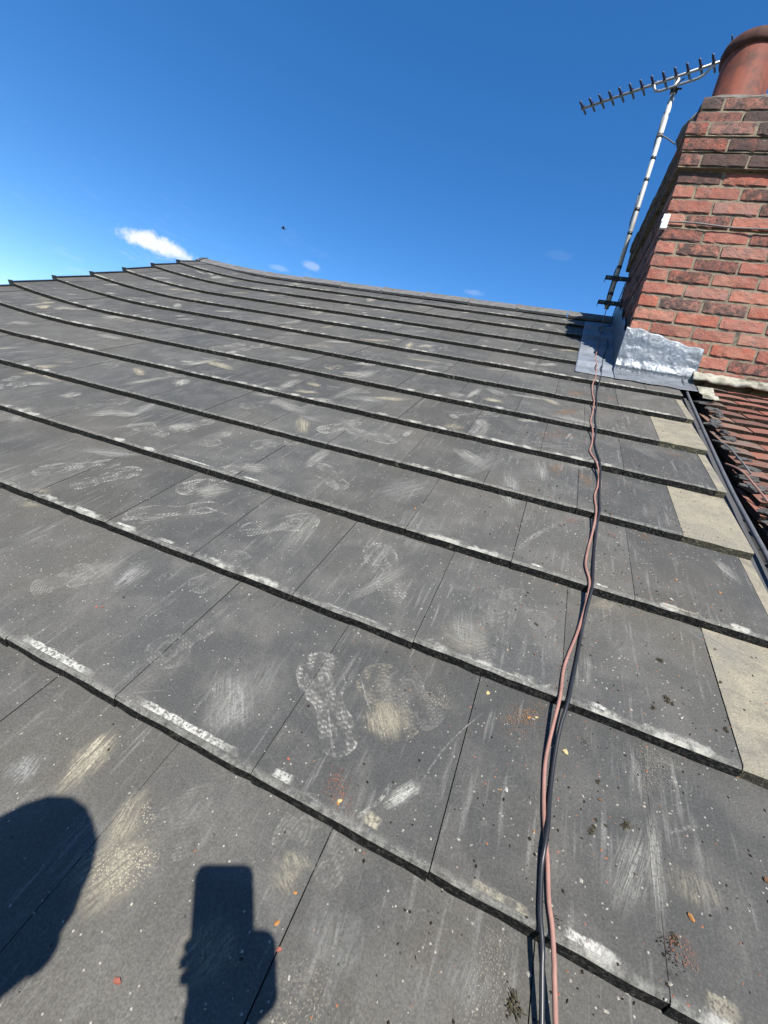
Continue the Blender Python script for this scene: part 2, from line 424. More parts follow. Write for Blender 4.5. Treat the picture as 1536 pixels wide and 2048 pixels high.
#@@PART2
# ------------------------------------------------------------------ dusty marks lying on the tiles
def dust_mat(kind):
    m = Mat('dust_' + kind); uv = m.node('ShaderNodeUVMap').outputs[0]; x, y, _ = m.xyz(uv); x = x - .5; rnd = m.rnd()
    P = m.coord('Object', roof); S = m.vec(x + rnd * 17, y + rnd * 9, rnd * 5)
    grain = m.noise(P, 260, 3, .7)
    if kind in ('boot', 'print'):
        w = y.ramp(.45, .72, .33, .45) - (((y - .42) / .13) * ((y - .42) / .13) * -1 + 1).mx(0.0) * .07
        end = ((y - .78) / .22).mx((.14 - y) / .14).mx(0.0)
        d = ((x / w) * (x / w) + end * end).sqrt(); ins = d.ramp(1.0, .93)
        kind_ = (rnd * 3.7).frac()
        bars = ((y * 150 + x.abs() * 46) .sin()).ramp(-.1, .5)
        grid = ((y * 120 + x * 34 + (grain - .5) * 4).sin() * (x * 26 - y * 22).sin()).ramp(-.1, .5)
        cx, cy = x * .42, y - .70; r = (cx * cx + cy * cy).sqrt(); rings = (r * 120 + x * 9).sin().ramp(-.2, .6) * .7; inb = r.ramp(.16, .13)
        tr = bars * kind_.ramp(.45, .5) + grid * (1 - kind_.ramp(.45, .5)); tr = tr * (1 - inb) + rings * inb
        sel = (rnd * 23.3).frac()
        if kind == 'boot': ins = ins * (y.ramp(.44, .54).mx(sel.gt(.38))) * (y.ramp(.52, .40).mx(1 - sel.gt(.72)))
        rim = d.ramp(.80, .86) * d.ramp(1.0, .95)
        part = m.noise(S, 4.2, 3, .65).ramp(.43, .60) * y.ramp(.36, .46).mx(y.ramp(.40, .30)).mx(.35)
        st_ = m.noise(m.map(S, scale=(30, 6, 1), rot=(0, 0, .5)), 1, 2, .6).ramp(.30, .62)
        f = ins * (tr * .62 + rim * .30 + .34) * (part * 1.15 + .08) * grain.ramp(.26, .56) * (st_ * .6 + .4)
    elif kind == 'scuff':
        st = m.noise(m.map(S, scale=(26, 2.6, 1)), 1, 4, .65, .3).ramp(.36, .66)
        e = ((x / .5) * (x / .5) + ((y - .5) / .5) * ((y - .5) / .5)).sqrt() + (m.noise(S, 4, 3) - .5) * .9
        f = e.ramp(.95, .25) * (st * .8 + .2) * grain.ramp(.24, .56) * 1.4
    elif kind == 'bloom':
        ex = (x.abs() / .5 + (m.noise(P, 60, 3) - .5) * .8).ramp(1.0, .7); ey = ((y - .5).abs() / .5 + (m.noise(P, 75, 4, .7) - .5) * .9).ramp(1.0, .55)
        f = ex * ey * m.noise(P, 150, 4, .75).ramp(.34, .60) * m.noise(P, 22, 3, .6).ramp(.28, .5)
    elif kind == 'line':
        f = (x.abs() / .5).ramp(1.0, .3) * y.ramp(0, .25) * y.ramp(1, .6) * m.noise(P, 140, 3, .75).ramp(.36, .6) * m.noise(S, 4, 3, .7).ramp(.35, .6)
    else:                                                    # crumbs: loose specks
        vd, vc = m.voro(P, 330); g_ = N(m.t, m.node('ShaderNodeSeparateColor').outputs[0]); m.link(vc, g_.k.node.inputs[0])
        e = ((x / .5) * (x / .5) + ((y - .5) / .5) * ((y - .5) / .5)).sqrt() + (m.noise(S, 3.5, 3) - .5) * 1.1
        f = e.ramp(.95, .2) * (vd.ramp(.42, .25) * (g_ + e.ramp(.9, .1)).gt(1.05) + m.noise(P, 60, 4, .7).ramp(.48, .75) * .35)
    a = N(m.t, m.info('Alpha')); f = (f * a).sat()
    df = m.node('ShaderNodeBsdfDiffuse'); m.link(m.info('Color'), df.inputs[0]); tp = m.node('ShaderNodeBsdfTransparent'); mx = m.node('ShaderNodeMixShader')
    m.link(f, mx.inputs[0]); m.link(tp.outputs[0], mx.inputs[1]); m.link(df.outputs[0], mx.inputs[2]); m.link(mx.outputs[0], m.out.inputs[0]); return m
DUST = {k: dust_mat(k) for k in ('boot', 'print', 'scuff', 'bloom', 'line', 'crumb')}
DCOL = {'w': (.225, .22, .20), 'c': (.26, .237, .182), 'g': (.175, .174, .163), 'o': (.23, .125, .06), 'r': (.19, .085, .055), 'd': (.025, .021, .017), 'W': (.36, .355, .32)}
NAMES = {'boot': 'boot_print', 'print': 'boot_print', 'scuff': 'scuff_mark', 'bloom': 'lime_mark', 'line': 'scratch', 'crumb': 'dust_patch'}
_dn = [0]
def mark(kind, p0, p1, width, col='w', a=1.0, curve=0.0):
    """a film of dust from p0 to p1 (roof coordinates), following the tiles under it"""
    p0, p1 = Vector(p0), Vector(p1); d = p1 - p0; ln = d.length; d.normalize(); s = Vector((d.y, -d.x))
    step = .012; ny = max(4, int(ln / step)); nx = max(3, int(width / step)); _dn[0] += 1; lift = .0009 + .00002 * (_dn[0] % 97)
    V, UV, K = [], [], []
    for j in range(ny + 1):
        for i in range(nx + 1):
            t = j / ny; q = p0 + d * ln * t + s * ((i / nx - .5) * width + curve * math.sin(math.pi * t))
            V.append((q.x, q.y, n_at(q.x, q.y) + lift)); UV.append((i / nx, t)); K.append(math.floor((q.y + .0035) / G) + math.floor((q.y - .0045) / G))
    F = []
    for j in range(ny):
        for i in range(nx):
            f = (j * (nx + 1) + i, j * (nx + 1) + i + 1, (j + 1) * (nx + 1) + i + 1, (j + 1) * (nx + 1) + i)
            if len({K[q] for q in f}) == 1 and max(V[q][2] for q in f) - min(V[q][2] for q in f) < .0032 + .1 * step and all(V[q][0] < U_R - .002 for q in f): F.append(f)
    if not F: return
    o = obj(NAMES[kind], mesh_data(NAMES[kind], V, F, [DUST[kind]], uvs=UV), roof)
    o.color = DCOL[col] + (a,)
#@@MARKS
MARKS = [('scuff',(0.172,-0.242),(0.221,-0.103),0.120,'c',0.55,0.000),
 ('crumb',(0.180,-0.229),(0.236,-0.090),0.120,'c',1.00,0.000),
 ('scuff',(0.497,0.143),(0.437,0.218),0.080,'c',0.60,0.000),
 ('scuff',(0.554,0.109),(0.505,0.040),0.030,'W',0.70,0.000),
 ('scuff',(0.190,0.007),(0.195,0.160),0.100,'w',0.70,0.000),
 ('scuff',(-0.324,0.139),(-0.305,0.292),0.120,'w',0.50,0.000),
 ('scuff',(-0.776,0.295),(-0.699,0.395),0.100,'c',0.50,0.000),
 ('scuff',(0.054,0.433),(0.023,0.684),0.100,'w',0.50,0.000),
 ('scuff',(0.262,0.365),(0.373,0.605),0.060,'w',0.50,0.000),
 ('scuff',(0.476,0.408),(0.620,0.406),0.120,'c',0.50,0.000),
 ('scuff',(0.368,-0.206),(0.384,-0.138),0.100,'c',0.40,0.000),
 ('scuff',(0.514,-0.155),(0.508,-0.066),0.140,'g',0.45,0.000),
 ('scuff',(0.660,-0.112),(0.679,-0.033),0.100,'g',0.40,0.000),
 ('print',(0.607,0.359),(0.588,0.591),0.105,'w',0.45,0.000),
 ('print',(0.022,0.215),(0.001,0.077),0.105,'w',0.45,0.000),
 ('print',(0.493,-0.038),(0.370,-0.028),0.105,'w',0.40,0.000),
 ('print',(0.510,0.159),(0.384,0.266),0.105,'c',0.40,0.000),
 ('boot',(0.421,0.085),(0.267,0.242),0.105,'w',0.90,0.000),('boot',(0.373,0.432),(0.239,0.618),0.105,'w',0.75,0.000),('boot',(-0.114,0.483),(0.048,0.642),0.105,'w',0.75,0.000),
 ('boot',(-0.702,0.608),(-0.869,0.421),0.105,'w',0.90,0.000),('boot',(-0.689,0.418),(-0.612,0.608),0.105,'w',0.95,0.000),('boot',(-0.322,0.748),(-0.408,0.550),0.105,'w',0.90,0.000),
 ('boot',(-0.243,0.556),(-0.430,0.379),0.105,'w',0.85,0.000),('boot',(0.051,0.795),(-0.127,0.900),0.105,'w',0.80,0.000),('boot',(-0.144,1.308),(-0.233,1.109),0.105,'w',1.10,0.000),
 ('boot',(-0.159,1.197),(0.075,1.190),0.105,'w',0.80,0.000),('boot',(-0.275,1.045),(-0.399,0.899),0.105,'w',0.70,0.000),('boot',(-0.704,0.797),(-0.908,0.839),0.105,'w',0.70,0.000),
 ('boot',(-0.682,1.023),(-0.725,0.846),0.105,'w',0.90,0.000),('boot',(-0.389,0.105),(-0.328,0.214),0.105,'w',0.60,0.000),('boot',(-1.323,1.728),(-1.271,1.979),0.105,'w',1.10,0.000),
 ('boot',(-1.174,1.813),(-1.168,2.069),0.105,'w',0.90,0.000),('boot',(0.550,0.207),(0.429,0.263),0.105,'w',0.35,0.000),('boot',(0.714,0.513),(0.600,0.597),0.105,'w',0.35,0.000),
 ('boot',(-0.572,1.340),(-0.650,1.157),0.105,'w',0.60,0.000),('boot',(-1.195,0.807),(-1.132,1.010),0.105,'w',0.60,0.000),('boot',(-0.083,0.265),(-0.023,0.414),0.105,'w',0.40,0.000),
 
 ('boot',(0.289,-0.106),(0.211,-0.065),0.105,'w',0.40,0.000),('scuff',(0.241,0.022),(0.139,0.152),0.130,'g',0.75,0.000),
 ('scuff',(0.046,-0.148),(0.034,-0.024),0.075,'c',1.00,0.000),('scuff',(-0.028,-0.175),(-0.040,-0.099),0.080,'g',0.80,0.000),('scuff',(0.481,0.126),(0.424,0.212),0.090,'c',0.55,0.000),
 ('scuff',(0.563,0.350),(0.523,0.492),0.100,'g',0.60,0.000),('scuff',(-1.266,1.067),(-1.189,1.343),0.070,'w',0.90,0.000),('scuff',(-0.405,1.668),(-0.344,1.976),0.120,'w',0.80,0.000),
 ('scuff',(-2.774,1.518),(-2.591,1.581),0.100,'w',0.70,0.000),('scuff',(-1.660,0.895),(-1.561,0.974),0.080,'w',0.80,0.000),('scuff',(-0.341,2.450),(-0.208,2.685),0.080,'w',0.80,0.000),
 ('scuff',(-0.228,0.162),(-0.250,0.304),0.100,'g',0.80,0.000),('scuff',(-0.351,1.417),(-0.319,1.727),0.100,'w',0.50,0.000),('scuff',(-1.342,2.461),(-1.332,2.778),0.100,'w',0.70,0.000),
 ('scuff',(-1.065,1.953),(-1.052,2.093),0.100,'w',0.50,0.000),('scuff',(0.198,1.361),(0.273,1.475),0.100,'c',0.50,0.000),('scuff',(0.146,0.780),(0.301,1.024),0.180,'g',0.50,0.000),
 ('scuff',(0.326,0.580),(0.330,0.820),0.200,'g',0.50,0.000),('scuff',(0.342,1.007),(0.467,1.361),0.150,'g',0.50,0.000),('scuff',(0.422,2.240),(0.527,2.557),0.200,'g',0.50,0.000),
 ('scuff',(0.886,0.200),(0.830,0.046),0.070,'w',0.55,0.000),('scuff',(0.897,0.236),(0.890,0.047),0.030,'w',0.70,0.000),('scuff',(0.936,0.168),(0.943,0.101),0.100,'c',0.30,0.000),
 ('scuff',(0.978,0.695),(1.122,0.613),0.100,'g',0.40,0.000),('scuff',(0.153,-0.068),(0.179,-0.174),0.060,'c',0.60,0.000),('scuff',(0.373,-0.153),(0.351,-0.226),0.100,'c',0.30,0.000),
 ('scuff',(0.129,-0.110),(0.132,-0.234),0.120,'g',0.40,0.000),('scuff',(0.202,0.217),(0.230,0.085),0.120,'g',0.40,0.000),('scuff',(0.391,-0.059),(0.444,-0.089),0.080,'c',0.50,0.000),
 ('scuff',(1.114,1.000),(1.166,0.868),0.050,'w',0.60,0.000),('scuff',(0.929,1.718),(1.046,1.515),0.100,'g',0.40,0.000),('scuff',(1.142,2.423),(0.907,2.179),0.100,'g',0.50,0.000),
 ('scuff',(0.896,0.726),(0.787,0.619),0.050,'c',0.40,0.000),('boot',(-2.829,2.515),(-2.681,2.487),0.100,'w',0.68,0.000),('scuff',(0.449,1.666),(0.595,1.741),0.075,'w',0.87,0.000),
 ('scuff',(-2.012,1.906),(-1.866,1.805),0.117,'g',0.54,0.000),('scuff',(-0.345,1.496),(-0.190,1.498),0.070,'g',0.50,0.000),('boot',(-1.721,1.396),(-1.526,1.318),0.100,'g',0.62,0.000),
 ('scuff',(-0.567,1.423),(-0.428,1.476),0.064,'c',0.91,0.000),('scuff',(-0.559,2.101),(-0.384,1.990),0.072,'w',0.91,0.000),('scuff',(-1.029,2.859),(-0.880,2.813),0.052,'g',0.81,0.000),
 ('boot',(0.447,1.375),(0.731,1.503),0.100,'g',0.63,0.000),('scuff',(0.554,1.782),(0.859,1.732),0.098,'w',0.63,0.000),('boot',(-1.678,1.349),(-1.522,1.229),0.100,'g',0.76,0.000),
 ('scuff',(-1.246,1.594),(-0.973,1.527),0.090,'c',0.94,0.000),('boot',(-1.756,2.512),(-1.664,2.419),0.100,'w',0.77,0.000),('scuff',(-0.587,1.591),(-0.466,1.551),0.071,'c',0.79,0.000),
 ('boot',(-2.451,2.015),(-2.234,1.991),0.100,'c',0.70,0.000),('boot',(-0.544,2.166),(-0.407,2.089),0.100,'g',0.61,0.000),('scuff',(-0.416,1.223),(-0.246,1.198),0.054,'g',0.75,0.000),
 ('scuff',(0.516,2.993),(0.704,3.158),0.102,'c',0.67,0.000),('scuff',(-2.177,1.652),(-1.877,1.636),0.107,'w',0.79,0.000),('boot',(-0.711,2.888),(-0.485,3.103),0.100,'g',0.93,0.000),
 ('scuff',(0.534,2.037),(0.642,1.928),0.083,'c',0.84,0.000),('boot',(0.143,3.897),(0.334,3.660),0.100,'g',0.55,0.000),('boot',(0.198,1.558),(0.377,1.703),0.100,'w',0.80,0.000),
 ('boot',(-0.124,2.265),(0.001,2.271),0.100,'w',0.72,0.000),('scuff',(0.236,2.025),(0.389,1.908),0.113,'g',0.88,0.000),('boot',(-0.924,2.116),(-0.765,2.206),0.100,'c',0.88,0.000),
 ('scuff',(-2.420,3.148),(-2.215,3.338),0.086,'c',0.69,0.000),('scuff',(-0.337,2.235),(-0.037,2.306),0.071,'c',0.69,0.000),('boot',(-0.498,3.843),(-0.376,3.940),0.100,'g',0.72,0.000),
 ('boot',(-1.132,1.372),(-0.937,1.547),0.100,'g',0.55,0.000),('scuff',(-0.528,1.806),(-0.326,1.814),0.075,'w',0.94,0.000),('scuff',(-0.293,1.515),(-0.114,1.551),0.105,'g',0.92,0.000),
 ('scuff',(-0.909,1.871),(-0.715,1.912),0.104,'g',0.94,0.000),('scuff',(-1.350,1.607),(-1.099,1.655),0.062,'g',0.59,0.000),('scuff',(0.098,1.754),(0.202,1.840),0.116,'w',0.65,0.000),
 ('scuff',(-2.051,2.533),(-1.866,2.686),0.116,'w',0.86,0.000),('scuff',(0.269,1.279),(0.463,1.142),0.096,'w',0.84,0.000),('scuff',(-0.237,1.552),(-0.017,1.656),0.071,'c',0.90,0.000),
 ('scuff',(-1.466,1.327),(-1.296,1.234),0.073,'c',0.90,0.000),('scuff',(-1.272,1.792),(-1.123,1.888),0.091,'g',0.58,0.000),('scuff',(-0.468,1.370),(-0.279,1.409),0.094,'w',0.73,0.000),
 ('scuff',(-0.732,2.414),(-0.472,2.567),0.084,'c',0.90,0.000),('boot',(-0.630,3.916),(-0.469,3.834),0.100,'w',0.68,0.000),('boot',(-0.456,1.564),(-0.245,1.649),0.100,'w',0.57,0.000),
 ('scuff',(-2.472,2.642),(-2.248,2.416),0.093,'w',0.83,0.000),('line',(0.603,0.710),(0.712,0.951),0.022,'w',0.80,-0.020),('line',(0.498,1.038),(0.570,0.966),0.012,'c',0.80,0.000),
 ('line',(0.340,0.165),(0.407,0.074),0.006,'w',0.90,0.000),('line',(0.377,0.237),(0.450,0.159),0.005,'w',0.80,0.006),('line',(0.624,0.275),(0.542,0.071),0.005,'w',0.70,0.012),
 ('line',(-0.279,0.529),(-0.222,0.531),0.008,'W',1.00,0.000),('line',(-0.222,0.531),(-0.193,0.529),0.006,'W',0.90,0.000),('line',(0.791,0.777),(0.829,0.826),0.006,'w',0.60,0.000),
 ('line',(0.026,0.089),(0.012,-0.006),0.004,'w',0.50,0.000),('line',(0.218,0.184),(0.225,0.000),0.004,'w',0.40,0.000),('line',(0.967,0.230),(0.913,0.193),0.008,'w',0.50,0.000),
 ('line',(0.913,0.311),(0.960,0.315),0.005,'w',0.60,0.000),('line',(0.321,1.381),(0.339,1.520),0.010,'W',1.00,0.000),('line',(0.469,0.009),(0.508,0.092),0.010,'W',0.70,0.010),
 ('line',(0.076,0.054),(0.005,0.009),0.006,'w',0.40,0.000),('line',(0.679,1.554),(0.701,1.658),0.012,'W',1.00,0.000),('line',(0.119,0.135),(0.158,0.040),0.006,'w',0.50,0.000),
 ('bloom',(-0.281,0.0130),(-0.061,0.0130),0.020,'W',1.00,0),('bloom',(0.028,0.0130),(0.266,0.0130),0.020,'W',1.00,0),('bloom',(0.645,0.0110),(0.733,0.0110),0.016,'c',1.00,0),
 ('bloom',(0.768,0.0120),(0.835,0.0120),0.018,'W',0.90,0),('bloom',(0.484,0.0180),(0.515,0.0180),0.030,'c',0.90,0),('bloom',(0.326,0.0140),(0.366,0.0140),0.022,'W',0.80,0),
 ('bloom',(0.798,0.3563),(0.828,0.3563),0.016,'W',0.90,0),('bloom',(0.530,0.3523),(0.706,0.3523),0.008,'w',0.90,0),('bloom',(0.218,0.3533),(0.384,0.3533),0.010,'w',0.90,0),
 ('bloom',(0.643,0.7005),(0.677,0.7005),0.014,'W',1.00,0),('bloom',(0.800,0.6995),(0.833,0.6995),0.012,'W',1.00,0),('bloom',(0.924,0.3543),(0.987,0.3543),0.012,'w',0.80,0),
 ('bloom',(-0.422,0.3553),(-0.363,0.3553),0.014,'W',1.00,0),('bloom',(-0.273,0.3563),(-0.216,0.3563),0.016,'W',1.00,0),('bloom',(-0.570,0.3553),(-0.512,0.3553),0.014,'W',1.00,0),
 ('bloom',(-0.592,0.6995),(-0.376,0.6995),0.012,'W',0.90,0),('bloom',(-0.276,0.7005),(-0.202,0.7005),0.014,'W',1.00,0),('bloom',(0.940,0.6995),(1.036,0.6995),0.012,'c',0.70,0),
 ('bloom',(0.931,0.0180),(0.973,0.0180),0.030,'c',0.60,0),('crumb',(0.226,-0.147),(0.159,-0.073),0.045,'c',0.90,0.000),
 ('crumb',(0.616,2.002),(0.775,2.286),0.120,'o',0.90,0.000),('crumb',(0.570,1.721),(0.747,2.007),0.140,'o',0.90,0.000),('crumb',(0.907,2.179),(0.812,2.207),0.100,'o',0.70,0.000),
 ('crumb',(0.660,1.192),(0.672,1.391),0.080,'o',0.90,0.000),('crumb',(0.800,1.175),(0.740,1.354),0.070,'o',0.90,0.000),('crumb',(0.689,0.978),(0.791,0.989),0.060,'r',0.80,0.000),
 ('crumb',(0.827,0.979),(0.874,0.948),0.060,'r',0.80,0.000),('crumb',(0.416,0.013),(0.452,0.061),0.100,'r',0.90,0.000),('crumb',(0.900,0.011),(0.902,0.083),0.050,'d',1.00,0.000),
 ('crumb',(0.914,0.030),(0.910,0.082),0.060,'r',0.70,0.000),('crumb',(0.758,0.030),(0.768,0.008),0.030,'d',0.90,0.000),('crumb',(0.633,0.247),(0.734,0.328),0.060,'o',0.70,0.000),
 ('crumb',(0.642,0.306),(0.738,0.267),0.160,'o',0.40,0.000),('crumb',(0.484,0.289),(0.567,0.215),0.090,'c',0.50,0.000),('crumb',(0.788,0.311),(0.805,0.261),0.040,'d',0.70,0.000),
 ('crumb',(0.521,1.511),(0.757,1.669),0.100,'o',0.50,0.000),('crumb',(1.016,1.714),(1.179,1.598),0.100,'o',0.50,0.000),('crumb',(0.904,1.039),(0.983,0.981),0.100,'o',0.50,0.000),
 ('crumb',(0.799,1.119),(0.836,1.071),0.040,'d',0.90,0.000),('crumb',(0.608,1.705),(0.698,1.567),0.050,'r',0.70,0.000),('crumb',(0.823,0.307),(0.991,0.279),0.200,'c',0.30,0.000),
 ('crumb',(0.645,-0.057),(0.741,-0.077),0.250,'c',0.30,0.000),('crumb',(0.432,-0.178),(0.566,-0.156),0.200,'c',0.30,0.000)]
for a_ in MARKS: mark(*((('print',) + a_[1:]) if a_[0] == 'boot' else a_))
rf = random.Random(77)
for k in range(170):
    v = rf.uniform(.5, 4.0); u = rf.uniform(-3.4, .75); an = rf.gauss(1.2, .8); ln = rf.uniform(.08, .30)
    p1 = (u + ln * math.cos(an), v + ln * math.sin(an))
    if p1[1] > 11.9 * G or p1[0] < U_L + .05 or (p1[0] > .6 and p1[1] > 2.4): continue
    mark(rf.choice(('scuff',) * 6 + ('boot',)), (u, v), p1, rf.uniform(.04, .13), rf.choice('wwwgc'), rf.uniform(.5, 1.1))
#@@ENDMARKS
# ------------------------------------------------------------------ chimney stack
chim = empty('chimney_stack', Matrix.Translation((CH_U, CH_Y, CH_Z)))
tag(chim, 'weathered red brick chimney stack with terracotta pot beside the roof ridge', 'chimney')
def brick_mat():
    m = Mat('weathered_red_brick'); L = m.coord('Object'); rnd = m.rnd(); x, y, z = m.xyz(L); P = m.vec(x + rnd * 11, y + rnd * 5, z + rnd * 7)
    n = m.noise(P, 22, 5, .65); f = m.noise(P, 190, 3, .7); b_ = m.noise(P, 7, 3)
    c = m.mix(n.ramp(.35, .65), (.31, .115, .083, 1), (.27, .128, .100, 1)); c = m.mix(1.0, c, m.info('Color'), 'MULTIPLY')
    c = m.mix(b_.ramp(.5, .7) * .6, c, (.33, .165, .115, 1))
    soot = N(m.t, m.info('Alpha')); so = (n * .6 + m.noise(P, 60, 4, .7) * .5 + soot * .55).ramp(.72, .98)  # alpha holds soot, plus the shade painted into the left-face bricks
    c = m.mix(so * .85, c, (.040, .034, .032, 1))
    ar = z.mn(.064 - z).ramp(.011, .001) * m.noise(P, 45, 3, .6).ramp(.36, .6); c = m.mix(ar * .7, c, (.055, .042, .036, 1))
    ex, _ = m.voro(P, 55); pit = ex.ramp(.20, .08) * m.noise(P, 30, 2).ramp(.5, .6); c = m.mix(pit * .8, c, (.05, .025, .02, 1))
    c = m.mix(f.ramp(.55, .8) * .35, c, (.36, .22, .18, 1))
    m.bsdf(c, .9, 0, m.bump(n + f * .5 - pit, 1.0, .009), .2); return m
M_BRICK = brick_mat()
M_MORT = plain('sandy_mortar', (.225, .185, .130), .95, 0, .2, .3, 30, .9, .006, (.15, .125, .095), (.06, .055, .048))
def brick_mesh(w, d, seed):
    """rounded, chipped brick: front at y=0 and left end at x=0 are the faces that show"""
    rg = random.Random(seed); nx = 7 if w > .15 else 4; ny = 7 if d > .15 else 3; h = .064; b = MB()
    P = []                                                   # path of columns: along the front from right to left, then along the left end
    for i in range(nx + 1): P.append((w * (1 - i / nx), 0.0))
    for j in range(1, ny + 1): P.append((0.0, d * j / ny))
    zs = (0, .006, h * .5, h - .006, h); V = []
    for i, (x, y) in enumerate(P):
        corner = i in (0, nx, len(P) - 1)
        for k, z in enumerate(zs):
            ins = .0045 if k in (0, 4) else 0.0
            ins += rg.uniform(0, .0026) + (.003 if corner else 0)
            if k in (1, 3, 0, 4) and rg.random() < .16: ins += rg.uniform(.002, .007)
            zz = z + (rg.uniform(-.0034, .0034) if k in (0, 4) else 0)
            if i < nx: V.append((x, y + ins, zz))
            elif i == nx: V.append((x + ins * .8, y + ins * .8, zz))
            else: V.append((x + ins, y, zz))
    m_ = len(zs); F = []
    for i in range(len(P) - 1):
        for k in range(m_ - 1): a = i * m_ + k; F.append((a, a + 1, a + m_ + 1, a + m_))
    nV = len(V); V += [(w, d, 0), (w, d, h)]
    F.append([i * m_ for i in range(len(P))] + [nV]); F.append([i * m_ + m_ - 1 for i in range(len(P))][::-1] + [nV + 1])
    return mesh_data('brick', V, F, [M_BRICK])
BR = {}
def brick_var(w, d):
    key = (round(w, 4), round(d, 4))
    if key not in BR: BR[key] = [brick_mesh(w, d, 50 + i * 13 + int(w * 999) + int(d * 333)) for i in range(5)]
    return BR[key]
rb = random.Random(21)
TINT = [(1, 1, 1), (1.05, 1.0, .95), (.95, .9, .9), (.82, .8, .8), (.7, .66, .66), (1.08, 1.15, 1.1), (1.0, .82, .75), (.9, 1.1, 1.15)]
NC = 20; CO = {15: .026, 16: .033, 17: .040, 18: .004, 19: .0}
def put_brick(x, y, z, w, d, i):
    o = obj('brick', rb.choice(brick_var(w, d)), chim, Matrix.Translation((x, y, z)) @ Matrix.Rotation(rb.uniform(-.012, .012), 4, 'Z') @ Matrix.Rotation(rb.uniform(-.006, .006), 4, 'Y'))
    up_ = ss(12, 17, i); t = rb.choice(TINT); k = 1 - .25 * up_
    o.color = (t[0] * k, t[1] * k * (1 + .1 * up_), t[2] * k * (1 + .16 * up_), rb.choice((.0, .1, .2, .3, .6, .25)) + .48 * up_); return o
S_, H_ = .215, .1025
for i in range(NC):
    z = i * .0742 - .002; p = CO.get(i, 0.0) ; jig = rb.uniform(-.002, .002)
    fx = -p + jig; fy = -p; xe = CH_W + p
    full = i % 2 == 0
    # front face
    x = fx; first = True
    while x < xe - .03:
        if first and not full: put_brick(x, fy, z, H_, S_, i); x += H_ + .010
        else:
            w_ = min(S_, xe - x)
            if w_ < .2: w_ = H_
            put_brick(x, fy + rb.uniform(-.0015, .0025), z, w_, H_, i); x += w_ + .010
        first = False
    # left face: brick colours darkened to deepen the shade on this side
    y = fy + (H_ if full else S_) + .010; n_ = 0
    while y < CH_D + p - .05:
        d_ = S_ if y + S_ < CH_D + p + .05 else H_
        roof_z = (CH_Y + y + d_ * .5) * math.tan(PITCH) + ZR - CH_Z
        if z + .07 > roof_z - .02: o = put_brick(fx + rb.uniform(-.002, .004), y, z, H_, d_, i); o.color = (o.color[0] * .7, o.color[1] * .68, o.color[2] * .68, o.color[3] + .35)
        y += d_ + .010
core = MB(); core.box((.0085, .0085, -.35), (CH_W - .004, CH_D - .004, NC * .0742 - .012))
for i in (15, 16, 17): p = CO[i]; core.box((-p + .007, -p + .007, i * .0742 - .006), (CH_W + p, CH_D + p, i * .0742 + .066))
# fine cells so that the joints are uneven
core.build('mortar_core', M_MORT, chim)
bk = MB()
for i in range(NC):                                          # right and rear faces, never in view from this roof
    z = i * .0742 - .002; p = CO.get(i, 0.0); off = (i % 2) * .1125
    for k in range(6):
        y0 = max(k * .225 - off, .12); y1 = min(k * .225 - off + .215, CH_D)
        if y1 - y0 > .04: bk.box((CH_W - .06, y0, z), (CH_W + p + .004, y1, z + .064))
    for k in range(6):
        x0 = max(k * .225 - off, .115); x1 = min(k * .225 - off + .215, CH_W - .11)
        if x1 - x0 > .04: bk.box((x0, CH_D - .06, z), (x1, CH_D + p + .004, z + .064))
tag(bk.build('rear_brickwork', M_BRICK, chim), kind='stuff')
M_FLAU = plain('grey_flaunching_mortar', (.13, .12, .105), .95, 0, .2, .4, 18, .8, .01)
f = MB(); zt = NC * .0742 - .012; nx, ny = 26, 26; vv = []
for j in range(ny + 1):
    for i in range(nx + 1):
        x = .012 + (CH_W - .024) * i / nx; y = .012 + (CH_D - .03) * j / ny
        e_ = min(x, CH_W - x, y, CH_D - y); vv.append((x, y, zt + .07 * ss(.0, .09, e_) + .008 * mnoise.noise(Vector((x * 14, y * 14, 2)))))
f.add(vv, [(j * (nx + 1) + i, j * (nx + 1) + i + 1, (j + 1) * (nx + 1) + i + 1, (j + 1) * (nx + 1) + i) for j in range(ny) for i in range(nx)])
f.blob((.02, .20, zt - .05), (.075, .12, .075), 4, 2, .3)
f.build('flaunching', M_FLAU, chim, smooth=True)
def pot_mat():
    m = Mat('terracotta_pot'); P = m.coord('Object'); n = m.noise(m.map(P, scale=(1, 1, .25)), 16, 5, .65); x, y, z = m.xyz(P)
    c = m.mix(n.ramp(.3, .7), (.185, .050, .028, 1), (.13, .036, .022, 1)); c = m.mix(m.noise(P, 9, 5, .7).ramp(.45, .68) * .8, c, (.06, .026, .019, 1))
    c = m.mix(m.noise(m.map(P, scale=(1, 1, .12)), 40, 4).ramp(.6, .8) * .3, c, (.30, .15, .10, 1))
    m.bsdf(c, .75, 0, m.bump(n + m.noise(P, 120, 3) * .4, .4, .004), .3); return m
M_POT = pot_mat(); M_SOOT = plain('soot', (.02, .016, .014), .95)
def pot(cx, cy, name='chimney_pot'):
    q = MB(); q.lathe([(.144, 0), (.144, .05), (.134, .075), (.132, .31), (.132, .33)], 44); q.lathe([(.106, .36), (.106, .05)], 44, mi=1)
    o = q.build(name, [M_POT, M_SOOT], chim, Matrix.Translation((cx, cy, zt + .040)), True)
    r_ = MB(); prof_ = [(.131, .302), (.142, .308), (.149, .322), (.151, .345), (.146, .368), (.134, .378), (.114, .376), (.108, .360), (.107, .33)]
    r_.lathe(prof_, 44); r_.build('rim', plain('sooty_terracotta', (.075, .030, .022), .85, 0, .3, .5, 20, .4, .004), o, None, True)
pot(.200, .235); pot(.200 + .56, .235)

